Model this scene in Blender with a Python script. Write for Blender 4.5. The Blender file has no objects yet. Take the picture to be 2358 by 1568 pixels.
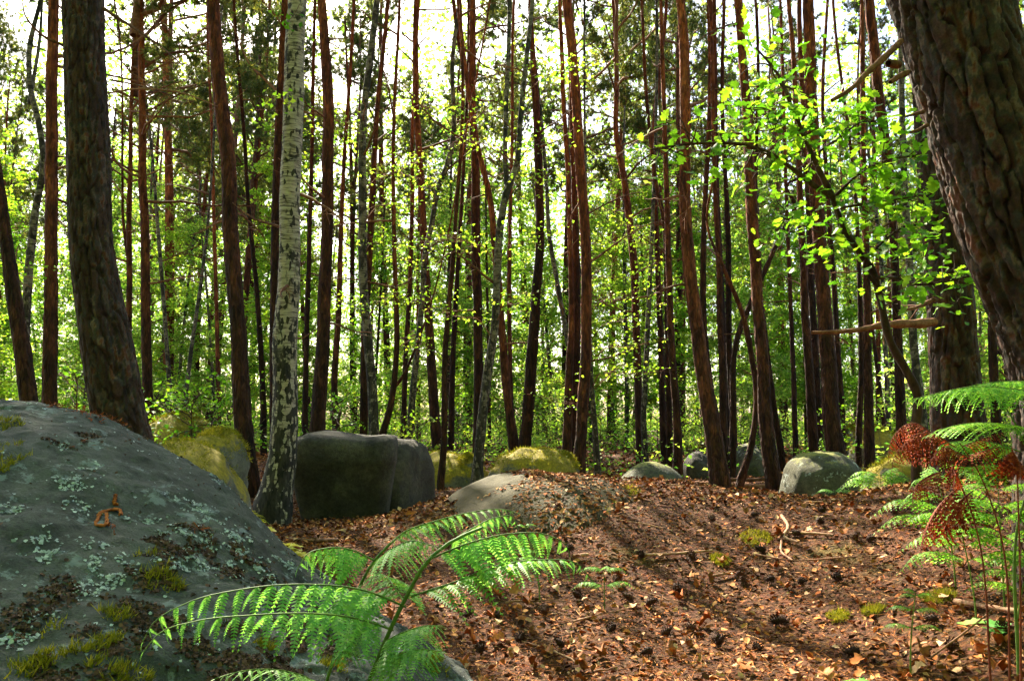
import bpy, math, random
import numpy as np
from mathutils import Matrix, Vector

# ------------------------------------------------------------------ camera, sky, sun, exposure
SC = bpy.context.scene
COL = SC.collection
FPX = 1834.0                      # focal length in pixels of a 2358 x 1568 picture
CAMZ = 0.9
PITCH = math.atan((960 - 784) / FPX)
cam_d = bpy.data.cameras.new('camera'); cam = bpy.data.objects.new('camera', cam_d); COL.objects.link(cam)
cam_d.sensor_width = 36; cam_d.lens = 36 * FPX / 2358; cam_d.clip_start = 0.02; cam_d.clip_end = 2000
cam.location = (0, 0, CAMZ); cam.rotation_euler = (math.pi / 2 + PITCH, 0, 0)
SC.camera = cam
SUN_EL, SUN_AZ = math.radians(40), math.radians(-21)      # azimuth measured from +Y towards +X
w = bpy.data.worlds.new('World'); SC.world = w; w.use_nodes = True
_n = w.node_tree.nodes; _bg = _n['Background']
_sky = _n.new('ShaderNodeTexSky'); _sky.sky_type = 'NISHITA'; _sky.sun_disc = False
_sky.sun_elevation = SUN_EL; _sky.sun_rotation = SUN_AZ
_sky.dust_density = 2.5; _sky.air_density = 1.0
w.node_tree.links.new(_sky.outputs[0], _bg.inputs[0]); _bg.inputs[1].default_value = 0.095
sun_d = bpy.data.lights.new('sun', 'SUN'); sun = bpy.data.objects.new('sun', sun_d); COL.objects.link(sun)
sun_d.energy = 5.0; sun_d.angle = math.radians(0.53); sun_d.color = (1, 0.90, 0.70)
_sd = Vector((math.sin(SUN_AZ) * math.cos(SUN_EL), math.cos(SUN_AZ) * math.cos(SUN_EL), math.sin(SUN_EL)))
sun.rotation_euler = (-_sd).to_track_quat('-Z', 'Y').to_euler(); sun.location = (0, 0, 40)
SC.view_settings.view_transform = 'Standard'; SC.view_settings.look = 'None'
SC.view_settings.gamma = 1; SC.view_settings.exposure = 2.4
SC.view_settings.use_curve_mapping = False
cy = SC.cycles
cy.max_bounces = 4; cy.diffuse_bounces = 3; cy.glossy_bounces = 1; cy.transmission_bounces = 4; cy.transparent_max_bounces = 4
cy.caustics_reflective = False; cy.caustics_refractive = False
cy.use_denoising = True; cy.use_adaptive_sampling = True; cy.adaptive_threshold = 0.03

random.seed(7)
RNG = np.random.default_rng(7)
R = random.Random(11)

# ------------------------------------------------------------------ helpers
def at(px, py, Y):
    """a point in the wood on the line of sight through a picture point, Y metres ahead"""
    x = (px - 1179) / FPX; v = (784 - py) / FPX
    c, s = math.cos(PITCH), math.sin(PITCH)
    dy = c - v * s; dz = s + v * c
    return np.array([x / dy * Y, Y, CAMZ + dz / dy * Y])

def pxsize(P):
    c, s = math.cos(PITCH), math.sin(PITCH)
    return (P[1] * c + (P[2] - CAMZ) * s) / FPX

def _h(ix, iy, iz, seed):
    h = (ix.astype(np.int64) * 374761393 + iy.astype(np.int64) * 668265263 + iz.astype(np.int64) * 2147483647 + seed * 1274126177) & 0xffffffff
    h = ((h ^ (h >> 13)) * 1274126177) & 0xffffffff
    return ((h ^ (h >> 16)) & 0xffff) / 65535.0

def vnoise(P, seed=0):
    P = np.asarray(P, float); I = np.floor(P).astype(np.int64); f = P - I; f = f * f * (3 - 2 * f)
    out = 0
    for a in (0, 1):
        for b in (0, 1):
            for c in (0, 1):
                wgt = (f[..., 0] if a else 1 - f[..., 0]) * (f[..., 1] if b else 1 - f[..., 1]) * (f[..., 2] if c else 1 - f[..., 2])
                out = out + wgt * _h(I[..., 0] + a, I[..., 1] + b, I[..., 2] + c, seed)
    return out

def fbm(P, octv=4, seed=0):
    P = np.asarray(P, float); a, t, o = 0.5, 0, 0
    for k in range(octv):
        o = o + a * (vnoise(P * 2 ** k + 17.3 * k, seed + k) - 0.5); t += a; a *= 0.5
    return o / t * 2          # about -1..1

def sstep(a, b, x):
    t = np.clip((np.asarray(x, float) - a) / (b - a), 0, 1); return t * t * (3 - 2 * t)

def worley(u, v, nu, seed):
    """jittered cells, periodic every nu cells in u; returns F1, F2-F1, cell random"""
    iu, iv = np.floor(u).astype(np.int64), np.floor(v).astype(np.int64)
    f1 = np.full(u.shape, 9.0); f2 = f1.copy(); cr = np.zeros(u.shape)
    for a in (-1, 0, 1):
        for b in (-1, 0, 1):
            cu, cv = iu + a, iv + b; z = np.zeros_like(cu)
            m = np.mod(cu, nu) if nu else cu
            du = cu + _h(m, cv, z, seed) - u; dv = cv + _h(m, cv, z, seed + 5) - v
            d = np.sqrt(du * du + dv * dv); r = _h(m, cv, z, seed + 9)
            n = d < f1
            f2 = np.where(n, f1, np.minimum(f2, d)); cr = np.where(n, r, cr); f1 = np.where(n, d, f1)
    return f1, f2 - f1, cr

def mesh(name, V, F, mats, smooth=False, col=None, mi=None):
    """F: (n,k) array, or list of such arrays"""
    V = np.asarray(V, np.float32)
    Fs = F if isinstance(F, list) else [F]
    Fs = [np.asarray(f, np.int32) for f in Fs if len(f)]
    me = bpy.data.meshes.new(name)
    me.vertices.add(len(V)); me.vertices.foreach_set('co', V.ravel())
    loops = np.concatenate([f.ravel() for f in Fs]); cnt = np.concatenate([np.full(len(f), f.shape[1], np.int32) for f in Fs])
    me.loops.add(len(loops)); me.loops.foreach_set('vertex_index', loops)
    me.polygons.add(len(cnt)); me.polygons.foreach_set('loop_start', np.concatenate([[0], np.cumsum(cnt)[:-1]]).astype(np.int32))
    me.polygons.foreach_set('loop_total', cnt)
    if smooth: me.polygons.foreach_set('use_smooth', np.ones(len(cnt), bool))
    for m in (mats if isinstance(mats, (list, tuple)) else [mats]): me.materials.append(m)
    if mi is not None: me.polygons.foreach_set('material_index', np.asarray(mi, np.int32))
    if col is not None:
        a = me.color_attributes.new('Col', 'FLOAT_COLOR', 'POINT')
        c = np.ones((len(V), 4), np.float32); c[:, :3] = col; a.data.foreach_set('color', c.ravel())
    me.update(calc_edges=True); me.validate()
    return me

def obj(name, me, parent=None, loc=None):
    o = bpy.data.objects.new(name, me); COL.objects.link(o)
    if parent: o.parent = parent
    if loc is not None: o.location = loc
    return o

def tag(o, label=None, cat=None, group=None, kind=None):
    if label: o['label'] = label
    if cat: o['category'] = cat
    if group: o['group'] = group
    if kind: o['kind'] = kind
    return o

def thing(name, label, cat, loc, group=None):
    o = bpy.data.objects.new(name, None); COL.objects.link(o); o.location = loc; o.empty_display_size = 0.1
    return tag(o, label, cat, group)

class Acc:
    """collects vertices and faces of one mesh"""
    def __init__(s): s.V = []; s.F = {}; s.n = 0; s.M = {}
    def add(s, V, F, mi=0):
        V = np.asarray(V, float); F = np.asarray(F, int)
        s.V.append(V); k = F.shape[1]; s.F.setdefault(k, []).append(F + s.n); s.M.setdefault(k, []).append(np.full(len(F), mi)); s.n += len(V)
    def build(s, name, mats, smooth=False):
        ks = sorted(s.F)
        return mesh(name, np.concatenate(s.V), [np.concatenate(s.F[k]) for k in ks], mats, smooth, mi=np.concatenate([np.concatenate(s.M[k]) for k in ks]))

def spline(pts, n):
    """smooth curve through rows of pts (any columns), even along its length"""
    p = np.asarray(pts, float); t = np.linspace(0, 1, n)
    h = np.maximum(np.linalg.norm(np.diff(p[:, :3], axis=0), axis=1), 1e-6); L = np.concatenate([[0], np.cumsum(h)]); h = h / L[-1]; L = L / L[-1]
    if len(p) == 2: return p[0] * (1 - t[:, None]) + p[1] * t[:, None]
    s = np.diff(p, axis=0) / h[:, None]; m = np.empty_like(p); m[0], m[-1] = s[0], s[-1]
    m[1:-1] = (s[1:] * h[:-1, None] + s[:-1] * h[1:, None]) / (h[1:] + h[:-1])[:, None]
    i = np.clip(np.searchsorted(L, t, 'right') - 1, 0, len(p) - 2); H = h[i][:, None]; f = (t - L[i])[:, None] / H
    return (2 * f ** 3 - 3 * f ** 2 + 1) * p[i] + (f ** 3 - 2 * f ** 2 + f) * H * m[i] + (-2 * f ** 3 + 3 * f ** 2) * p[i + 1] + (f ** 3 - f ** 2) * H * m[i + 1]

def frames(C):
    T = np.gradient(C, axis=0); T /= np.linalg.norm(T, axis=1)[:, None] + 1e-9
    ref = np.array([0, -1.0, 0.02]) if abs(T[0, 1]) < 0.9 else np.array([1.0, 0, 0])
    A = np.cross(T, ref); A /= np.linalg.norm(A, axis=1)[:, None] + 1e-9
    B = np.cross(T, A); return T, A, B

def tube(C, r, ns=5, cap=True):
    C = np.asarray(C, float); r = np.broadcast_to(np.asarray(r, float), (len(C),))
    T, A, B = frames(C); th = np.linspace(0, 2 * math.pi, ns, endpoint=False)
    V = C[:, None, :] + r[:, None, None] * (np.cos(th)[None, :, None] * A[:, None, :] + np.sin(th)[None, :, None] * B[:, None, :])
    F = grid_faces(len(C), ns, True)
    return V.reshape(-1, 3), F

def grid_faces(nr, nc, wrap):
    i = np.arange(nr - 1)[:, None]; j = np.arange(nc if wrap else nc - 1)[None, :]; k = (j + 1) % nc
    a, b, c, d = np.broadcast_arrays(i * nc + j, i * nc + k, (i + 1) * nc + k, (i + 1) * nc + j)
    return np.stack([a, b, c, d], -1).reshape(-1, 4)

def unit(v): v = np.asarray(v, float); return v / (np.linalg.norm(v, axis=-1, keepdims=True) + 1e-9)

def leaf_quads(P, D, N, L, W, fold=0.25):
    """folded kite leaves: P base points, D directions, N normals, L lengths, W widths"""
    D = unit(D); S = unit(np.cross(D, N)); U = np.cross(S, D)
    L = np.asarray(L)[:, None]; W = np.asarray(W)[:, None]
    m = P + D * L * 0.45 + U * W * fold
    V = np.stack([P, m + S * W * 0.5, P + D * L, m - S * W * 0.5], 1)
    V[:, 0] -= 0; n = len(P)
    b = np.arange(n)[:, None] * 4
    F = np.concatenate([b + [0, 1, 2], b + [0, 2, 3]])
    return V.reshape(-1, 3), F

# ------------------------------------------------------------------ materials
def newmat(name):
    m = bpy.data.materials.new(name); m.use_nodes = True; nt = m.node_tree; nt.nodes.clear()
    out = nt.nodes.new('ShaderNodeOutputMaterial')
    def N(t, **kw):
        n = nt.nodes.new('ShaderNode' + t)
        for k, v in kw.items():
            if k.startswith('_'): setattr(n, k[1:], v)
            else:
                key = int(k[1:]) if k[0] == 'i' and k[1:].isdigit() else k.replace('__', ' ')
                if isinstance(v, bpy.types.NodeSocket): nt.links.new(v, n.inputs[key])
                else: n.inputs[key].default_value = v
        return n
    return m, nt, N, out

def c4(c): return (c[0], c[1], c[2], 1)

def ramp(N, fac, stops):
    r = N('ValToRGB', Fac=fac); e = r.color_ramp.elements
    e[0].position, e[0].color = stops[0][0], c4(stops[0][1]); e[1].position, e[1].color = stops[-1][0], c4(stops[-1][1])
    for p, c in stops[1:-1]: k = e.new(p); k.color = c4(c)
    return r.outputs[0]

def mixc(N, fac, a, b, mode='MIX'):
    n = N('MixRGB', _blend_type=mode)
    for k, v in (('Fac', fac), ('Color1', a), ('Color2', b)):
        if isinstance(v, bpy.types.NodeSocket): n.id_data.links.new(v, n.inputs[k])
        else: n.inputs[k].default_value = v if k == 'Fac' else c4(v)
    return n.outputs[0]

def finish(nt, out, N, color, rough=0.9, bump=None, bstr=0.5, bdist=0.01, spec=0.2):
    p = N('BsdfPrincipled', Roughness=rough)
    p.inputs['Specular IOR Level'].default_value = spec
    if isinstance(color, bpy.types.NodeSocket): nt.links.new(color, p.inputs['Base Color'])
    else: p.inputs['Base Color'].default_value = c4(color)
    if bump is not None:
        b = N('Bump', Strength=bstr, Distance=bdist, Height=bump); nt.links.new(b.outputs[0], p.inputs['Normal'])
    nt.links.new(p.outputs[0], out.inputs[0]); return p

def m_leaf(name, stops, trans, tmix=0.55, objvar=0.0, rough=0.5):
    m, nt, N, out = newmat(name)
    g = N('NewGeometry'); fac = g.outputs['Random Per Island']
    if objvar:
        oi = N('ObjectInfo'); a = N('Math', _operation='MULTIPLY_ADD', i0=oi.outputs['Random'], i1=objvar); nt.links.new(fac, a.inputs[2])
        a2 = N('Math', _operation='FRACT', i0=a.outputs[0]); fac = a2.outputs[0]
    col = ramp(N, fac, stops)
    tc = mixc(N, 1.0, col, trans, 'MULTIPLY')
    p = N('BsdfPrincipled', Roughness=rough); nt.links.new(col, p.inputs['Base Color']); p.inputs['Specular IOR Level'].default_value = 0.3
    t = N('BsdfTranslucent', Color=tc)
    mx = N('MixShader', Fac=tmix, i1=p.outputs[0], i2=t.outputs[0]); nt.links.new(mx.outputs[0], out.inputs[0])
    return m

def m_pine(name='pine_bark'):
    m, nt, N, out = newmat(name)
    tc = N('TexCoord'); o = tc.outputs['Object']; sep = N('SeparateXYZ', i0=o); oi = N('ObjectInfo')
    st = N('Mapping', Vector=o); st.inputs['Scale'].default_value = (1, 1, 0.28)
    n1 = N('TexNoise', Vector=st.outputs[0], Scale=9.0, Detail=5.0, Roughness=0.65)
    vor = N('TexVoronoi', Vector=st.outputs[0], Scale=26.0, _feature='DISTANCE_TO_EDGE')
    n3 = N('TexNoise', Vector=st.outputs[0], Scale=60.0, Detail=3.0)
    hz = N('Math', _operation='MULTIPLY_ADD', i0=n1.outputs[0], i1=3.2); nt.links.new(sep.outputs[2], hz.inputs[2])
    off = N('Math', _operation='MULTIPLY_ADD', i0=oi.outputs['Random'], i1=3.2); nt.links.new(hz.outputs[0], off.inputs[2])
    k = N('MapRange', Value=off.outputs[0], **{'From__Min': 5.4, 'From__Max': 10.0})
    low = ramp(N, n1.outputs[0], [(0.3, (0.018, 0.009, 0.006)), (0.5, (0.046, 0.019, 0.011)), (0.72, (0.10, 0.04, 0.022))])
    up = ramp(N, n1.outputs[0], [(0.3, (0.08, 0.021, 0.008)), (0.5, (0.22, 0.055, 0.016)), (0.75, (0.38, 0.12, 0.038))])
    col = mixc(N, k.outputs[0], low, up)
    fl = ramp(N, n3.outputs[0], [(0.35, (0.62, 0.6, 0.6)), (0.65, (1.25, 1.2, 1.15))])
    col = mixc(N, 0.8, col, fl, 'MULTIPLY')
    vc = N('TexVoronoi', Vector=st.outputs[0], Scale=34.0); vs = N('SeparateColor', i0=vc.outputs['Color'])
    br = N('MapRange', Value=oi.outputs['Random'], **{'To__Min': 0.45, 'To__Max': 1.15}); col = mixc(N, 1.0, col, br.outputs[0], 'MULTIPLY')
    vr = ramp(N, vs.outputs[0], [(0.0, (0.35, 0.33, 0.33)), (0.6, (1, 1, 1)), (1.0, (1.7, 1.6, 1.5))])
    col = mixc(N, 0.75, col, vr, 'MULTIPLY')
    vh = N('MapRange', Value=vor.outputs['Distance'], **{'From__Max': 0.22})
    hh = N('Math', _operation='MULTIPLY_ADD', i0=n3.outputs[0], i1=0.6); nt.links.new(vh.outputs[0], hh.inputs[2])
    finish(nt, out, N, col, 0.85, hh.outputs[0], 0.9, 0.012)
    return m

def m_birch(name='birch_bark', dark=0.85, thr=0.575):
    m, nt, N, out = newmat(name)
    tc = N('TexCoord'); o = tc.outputs['Object']; sep = N('SeparateXYZ', i0=o)
    def sc(z): k = N('Mapping', Vector=o); k.inputs['Scale'].default_value = (1, 1, z); return k.outputs[0]
    big = N('TexNoise', Vector=sc(0.9), Scale=4.2, Detail=5.0, Roughness=0.62, Distortion=0.9)
    lent = N('TexNoise', Vector=sc(7.0), Scale=9.0, Detail=4.0, Roughness=0.65)
    fis = N('TexNoise', Vector=sc(0.3), Scale=26.0, Detail=5.0, Roughness=0.7)
    flk = N('TexVoronoi', Vector=sc(0.45), Scale=44.0); fs = N('SeparateColor', i0=flk.outputs['Color'])
    white = ramp(N, lent.outputs[0], [(0.37, (0.09, 0.07, 0.055)), (0.45, (0.30, 0.25, 0.20)), (0.6, (0.50, 0.43, 0.35)), (0.8, (0.60, 0.53, 0.44))])
    black = ramp(N, fis.outputs[0], [(0.36, (0.012, 0.011, 0.009)), (0.6, (0.05, 0.042, 0.033)), (0.72, (0.10, 0.085, 0.065))])
    b1 = N('MapRange', Value=big.outputs[0], **{'From__Min': thr, 'From__Max': thr + 0.05})
    lowz = N('MapRange', Value=sep.outputs[2], **{'From__Min': 2.6, 'From__Max': 0.0})
    lw = N('Math', _operation='MULTIPLY_ADD', i0=lowz.outputs[0], i1=0.75); nt.links.new(fs.outputs[0], lw.inputs[2])
    lw2 = N('Math', _operation='MULTIPLY_ADD', i0=fis.outputs[0], i1=0.6); nt.links.new(lw.outputs[0], lw2.inputs[2])
    lf = N('MapRange', Value=lw2.outputs[0], **{'From__Min': 1.12, 'From__Max': 1.2})
    mxx = N('Math', _operation='MAXIMUM', i0=b1.outputs[0], i1=lf.outputs[0])
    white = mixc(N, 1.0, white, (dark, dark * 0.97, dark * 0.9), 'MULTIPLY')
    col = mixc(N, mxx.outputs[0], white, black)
    hh = N('Math', _operation='MULTIPLY_ADD', i0=mxx.outputs[0], i1=-0.8); nt.links.new(fis.outputs[0], hh.inputs[2])
    finish(nt, out, N, col, 0.8, hh.outputs[0], 0.8, 0.012)
    return m

def m_col(name, rough=0.9, nscale=90, spec=0.2, bd=0.004, var=0.5):
    """colour from the mesh's own per-piece colours plus fine grain"""
    m, nt, N, out = newmat(name)
    a = N('VertexColor', _layer_name='Col'); tc = N('TexCoord')
    n = N('TexNoise', Vector=tc.outputs['Object'], Scale=nscale, Detail=4.0, Roughness=0.65)
    f = ramp(N, n.outputs[0], [(0.3, (0.5, 0.5, 0.5)), (0.7, (1.4, 1.4, 1.4))])
    col = mixc(N, var, a.outputs[0], f, 'MULTIPLY')
    finish(nt, out, N, col, rough, n.outputs[0], 0.6, bd, spec)
    return m

def m_rock(name, base, moss=0.0, mosscol=((0.10, 0.085, 0.008), (0.36, 0.27, 0.02)), lich=0.0, scale=1.0, lcol=(0.30, 0.33, 0.29)):
    m, nt, N, out = newmat(name)
    tc = N('TexCoord'); o = tc.outputs['Object']; g = N('NewGeometry'); sp = N('SeparateXYZ', i0=g.outputs['Normal'])
    n1 = N('TexNoise', Vector=o, Scale=3.0 * scale, Detail=6.0, Roughness=0.65, Distortion=0.3)
    n2 = N('TexNoise', Vector=o, Scale=32.0 * scale, Detail=5.0, Roughness=0.7)
    n3 = N('TexNoise', Vector=o, Scale=160.0 * scale, Detail=3.0)
    col = ramp(N, n1.outputs[0], [(0.3, base[0]), (0.5, base[1]), (0.72, base[2])])
    g2 = ramp(N, n2.outputs[0], [(0.32, (0.45, 0.45, 0.45)), (0.55, (1, 1, 1)), (0.75, (1.45, 1.45, 1.4))])
    col = mixc(N, 0.75, col, g2, 'MULTIPLY')
    g3 = ramp(N, n3.outputs[0], [(0.35, (0.7, 0.7, 0.7)), (0.65, (1.25, 1.25, 1.25))])
    col = mixc(N, 0.6, col, g3, 'MULTIPLY')
    h = n2.outputs[0]
    if lich:
        n4 = N('TexNoise', Vector=o, Scale=9.0 * scale, Detail=6.0, Roughness=0.75)
        k = N('MapRange', Value=n4.outputs[0], **{'From__Min': 0.60 - 0.1 * lich, 'From__Max': 0.64 - 0.1 * lich})
        lk = mixc(N, n2.outputs[0], (lcol[0] * 0.4, lcol[1] * 0.4, lcol[2] * 0.4), lcol); col = mixc(N, k.outputs[0], col, lk)
    if moss:
        z = N('Math', _operation='MULTIPLY_ADD', i0=n1.outputs[0], i1=1.3); nt.links.new(sp.outputs[2], z.inputs[2])
        z2 = N('Math', _operation='MULTIPLY_ADD', i0=n2.outputs[0], i1=0.5); nt.links.new(z.outputs[0], z2.inputs[2])
        k = N('MapRange', Value=z2.outputs[0], **{'From__Min': 1.75 - moss, 'From__Max': 1.95 - moss})
        mc = ramp(N, n2.outputs[0], [(0.3, mosscol[0]), (0.7, mosscol[1])])
        col = mixc(N, k.outputs[0], col, mc)
    hh = N('Math', _operation='MULTIPLY_ADD', i0=n3.outputs[0], i1=0.5); nt.links.new(h, hh.inputs[2])
    finish(nt, out, N, col, 0.88, hh.outputs[0], 0.7, 0.012, 0.3)
    return m

def m_plain(name, stops, scale=20, rough=0.9, bd=0.004, stretch=(1, 1, 1), spec=0.2):
    m, nt, N, out = newmat(name); tc = N('TexCoord'); mp = N('Mapping', Vector=tc.outputs['Object']); mp.inputs['Scale'].default_value = stretch
    n = N('TexNoise', Vector=mp.outputs[0], Scale=scale, Detail=5.0, Roughness=0.65)
    oi = N('ObjectInfo'); a = N('Math', _operation='MULTIPLY_ADD', i0=oi.outputs['Random'], i1=0.3, i2=-0.15)
    f = N('Math', _operation='ADD', i0=n.outputs[0], i1=a.outputs[0])
    finish(nt, out, N, ramp(N, f.outputs[0], stops), rough, n.outputs[0], 0.6, bd, spec)
    return m

def m_ground():
    m, nt, N, out = newmat('forest_floor'); tc = N('TexCoord'); o = tc.outputs['Object']
    n1 = N('TexNoise', Vector=o, Scale=1.3, Detail=5.0, Roughness=0.6)
    n2 = N('TexNoise', Vector=o, Scale=45.0, Detail=6.0, Roughness=0.75)
    v = N('TexVoronoi', Vector=o, Scale=38.0, Randomness=1.0)
    base = ramp(N, n2.outputs[0], [(0.3, (0.022, 0.009, 0.004)), (0.5, (0.085, 0.031, 0.011)), (0.68, (0.23, 0.09, 0.032))])
    cell = mixc(N, 0.55, base, v.outputs['Color'], 'MULTIPLY')
    cell = mixc(N, 0.5, base, cell)
    mo = N('MapRange', Value=n1.outputs[0], **{'From__Min': 0.60, 'From__Max': 0.70, 'To__Max': 0.6})
    moss = ramp(N, n2.outputs[0], [(0.3, (0.05, 0.04, 0.008)), (0.7, (0.20, 0.16, 0.03))])
    col = mixc(N, mo.outputs[0], cell, moss)
    hh = N('Math', _operation='MULTIPLY_ADD', i0=v.outputs['Distance'], i1=0.8); nt.links.new(n2.outputs[0], hh.inputs[2])
    finish(nt, out, N, col, 0.95, hh.outputs[0], 1.0, 0.02)
    return m

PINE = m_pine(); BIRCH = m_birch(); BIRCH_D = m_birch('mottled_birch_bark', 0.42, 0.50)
OLD = m_col('old_pine_bark', 0.85, 130, bd=0.003, var=0.75)
LITTER = m_col('fallen_litter', 0.85, 60, var=0.45, spec=0.12)
L_BIRCH = m_leaf('birch_leaf', [(0, (0.13, 0.28, 0.025)), (0.5, (0.25, 0.42, 0.04)), (1, (0.45, 0.54, 0.07))], (1.35, 1.35, 0.65), 0.66, 0.35)
L_OAK = m_leaf('oak_leaf', [(0, (0.05, 0.16, 0.012)), (0.5, (0.12, 0.29, 0.018)), (1, (0.27, 0.43, 0.035))], (1.3, 1.3, 0.6), 0.58, 1.0)
L_NEEDLE = m_leaf('pine_needles', [(0, (0.04, 0.075, 0.022)), (0.6, (0.11, 0.14, 0.035)), (1, (0.25, 0.23, 0.055))], (1.2, 1.2, 0.7), 0.45, 0.4)
L_FAR = m_leaf('far_leaf', [(0, (0.08, 0.23, 0.03)), (0.5, (0.22, 0.39, 0.055)), (1, (0.46, 0.55, 0.11))], (1.35, 1.35, 0.8), 0.68, 0.3)
L_FERN = m_leaf('bracken_green', [(0, (0.10, 0.30, 0.06)), (0.5, (0.17, 0.40, 0.08)), (1, (0.28, 0.50, 0.11))], (1.2, 1.2, 0.7), 0.5, 0.6)
L_FERNY = m_leaf('bracken_yellow_green', [(0, (0.10, 0.30, 0.03)), (0.5, (0.20, 0.42, 0.05)), (1, (0.35, 0.52, 0.07))], (1.2, 1.3, 0.6), 0.45, 0.6)
L_DEAD = m_leaf('bracken_dead_red', [(0, (0.10, 0.016, 0.006)), (0.5, (0.22, 0.032, 0.010)), (1, (0.34, 0.09, 0.025))], (1.3, 0.9, 0.7), 0.35, 0.6, 0.8)
L_YEL = m_leaf('yellow_leaf', [(0, (0.40, 0.42, 0.02)), (0.5, (0.55, 0.52, 0.03)), (1, (0.65, 0.58, 0.06))], (1.2, 1.2, 0.6), 0.5, 0.5)
STEM_G = m_plain('green_stem', [(0.3, (0.06, 0.12, 0.02)), (0.7, (0.13, 0.21, 0.035))], 40, 0.6)
STEM_R = m_plain('red_brown_stem', [(0.3, (0.09, 0.022, 0.012)), (0.7, (0.22, 0.055, 0.025))], 40, 0.8)
TWIG = m_plain('dry_twig', [(0.3, (0.10, 0.045, 0.025)), (0.5, (0.24, 0.12, 0.07)), (0.7, (0.42, 0.25, 0.16))], 30, 0.85)
BRANCH = m_plain('branch_bark', [(0.3, (0.07, 0.03, 0.018)), (0.5, (0.17, 0.07, 0.035)), (0.7, (0.27, 0.13, 0.07))], 24, 0.85)
OAKB = m_plain('oak_bark', [(0.3, (0.02, 0.011, 0.007)), (0.5, (0.05, 0.026, 0.014)), (0.7, (0.09, 0.048, 0.027))], 30, 0.85, 0.006, (1, 1, 0.4))
CONE = m_plain('pine_cone', [(0.3, (0.022, 0.010, 0.007)), (0.5, (0.05, 0.021, 0.013)), (0.7, (0.10, 0.045, 0.026))], 60, 0.8)
ROCK_F = m_rock('grey_green_rock', [(0.02, 0.024, 0.021), (0.048, 0.055, 0.049), (0.09, 0.099, 0.088)], lich=0.3, lcol=(0.17, 0.21, 0.21))
ROCK_D = m_rock('dark_sandstone', [(0.02, 0.017, 0.013), (0.05, 0.043, 0.031), (0.11, 0.095, 0.068)])
ROCK_M = m_rock('mossy_rock', [(0.07, 0.07, 0.05), (0.13, 0.125, 0.09), (0.2, 0.19, 0.14)], moss=0.55)
ROCK_G = m_rock('greenish_rock', [(0.03, 0.03, 0.017), (0.065, 0.063, 0.036), (0.11, 0.102, 0.062)], moss=0.05, mosscol=((0.10, 0.11, 0.02), (0.22, 0.21, 0.04)), lich=0.2)
MOSS = m_leaf('moss_blades', [(0, (0.10, 0.12, 0.01)), (0.5, (0.22, 0.21, 0.015)), (1, (0.38, 0.32, 0.03))], (1.1, 1.1, 0.6), 0.35, 0, 0.8)
LICHEN = m_leaf('pale_lichen', [(0, (0.14, 0.18, 0.185)), (0.5, (0.28, 0.335, 0.335)), (1, (0.44, 0.50, 0.49))], (1, 1, 1), 0.05, 0, 0.85)
CRUMB = m_leaf('brown_crust', [(0, (0.03, 0.018, 0.012)), (0.5, (0.07, 0.038, 0.026)), (1, (0.13, 0.07, 0.045))], (1, 1, 1), 0.05, 0, 0.95)
CATKIN = m_plain('rust_catkin', [(0.3, (0.20, 0.045, 0.012)), (0.7, (0.42, 0.13, 0.04))], 120, 0.9)
# ------------------------------------------------------------------ ground
def ground_z(x, y):
    x = np.asarray(x, float); y = np.asarray(y, float)
    z = 0.42 * np.exp(-(((x - 0.62) / 1.55) ** 2 + ((y - 5.7) / 1.5) ** 2) ** 1.3)
    z = z + 0.50 * sstep(1.0, 2.6, x) * sstep(0.8, 2.6, y) * (1 - sstep(4.0, 6.6, y - 0.8 * np.clip(x - 2.0, 0, 3))) * (1 - 0.5 * sstep(3.5, 7, x))
    z = z + 0.30 * sstep(-1.9, -3.6, x) * sstep(4.5, 6.5, y) * (1 - sstep(12, 18, y))
    P = np.stack([x, y, np.zeros_like(x)], -1)
    z = z + 0.05 * fbm(P * 0.7, 3, 3) * sstep(0, 2, np.abs(y)) + 0.022 * fbm(P * 3.1, 3, 4)
    z = z + 0.006 * np.maximum(y - 26, 0)
    return z

gx = np.concatenate([np.linspace(-260, -20, 24, endpoint=False), np.linspace(-20, -6, 40, endpoint=False), np.linspace(-6, 6, 150, endpoint=False), np.linspace(6, 20, 40, endpoint=False), np.linspace(20, 260, 25)])
gy = np.concatenate([np.linspace(-60, -2, 12, endpoint=False), np.linspace(-2, 1, 15, endpoint=False), np.linspace(1, 12, 150, endpoint=False), np.linspace(12, 30, 60, endpoint=False), np.linspace(30, 420, 40)])
GX, GY = np.meshgrid(gx, gy)
GZ = ground_z(GX, GY) - 0.012
ground = obj('ground', mesh('ground', np.stack([GX, GY, GZ], -1).reshape(-1, 3), grid_faces(len(gy), len(gx), False), m_ground(), True))
tag(ground, 'brown forest floor of dry leaves and needles rising to a low mound', 'ground', kind='structure')

def hit(px, py):
    """where the line of sight through a picture point meets the ground"""
    Y = np.linspace(1.0, 30, 3000); d = (at(px, py, 1.0) - np.array([0, 0, CAMZ])); P = np.outer(Y, d) + [0, 0, CAMZ]
    k = np.argmax(P[:, 2] < ground_z(P[:, 0], P[:, 1])); return P[k]

def gz(x, y): return float(ground_z(np.array([x]), np.array([y]))[0])

# ------------------------------------------------------------------ rocks
ROCK_H = m_rock('mound_rock', [(0.010, 0.008, 0.0035), (0.022, 0.017, 0.007), (0.038, 0.029, 0.013)], moss=0.35, mosscol=((0.022, 0.018, 0.003), (0.06, 0.043, 0.006)))
def spow(a, e): return np.sign(a) * np.abs(a) ** e

def vnormals(V, nr, nc, wrap):
    G = V.reshape(nr, nc, 3)
    du = (np.roll(G, -1, 1) - np.roll(G, 1, 1)) if wrap else np.gradient(G, axis=1)
    dv = np.gradient(G, axis=0); n = np.cross(du, dv); return unit(n).reshape(-1, 3)

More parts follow.
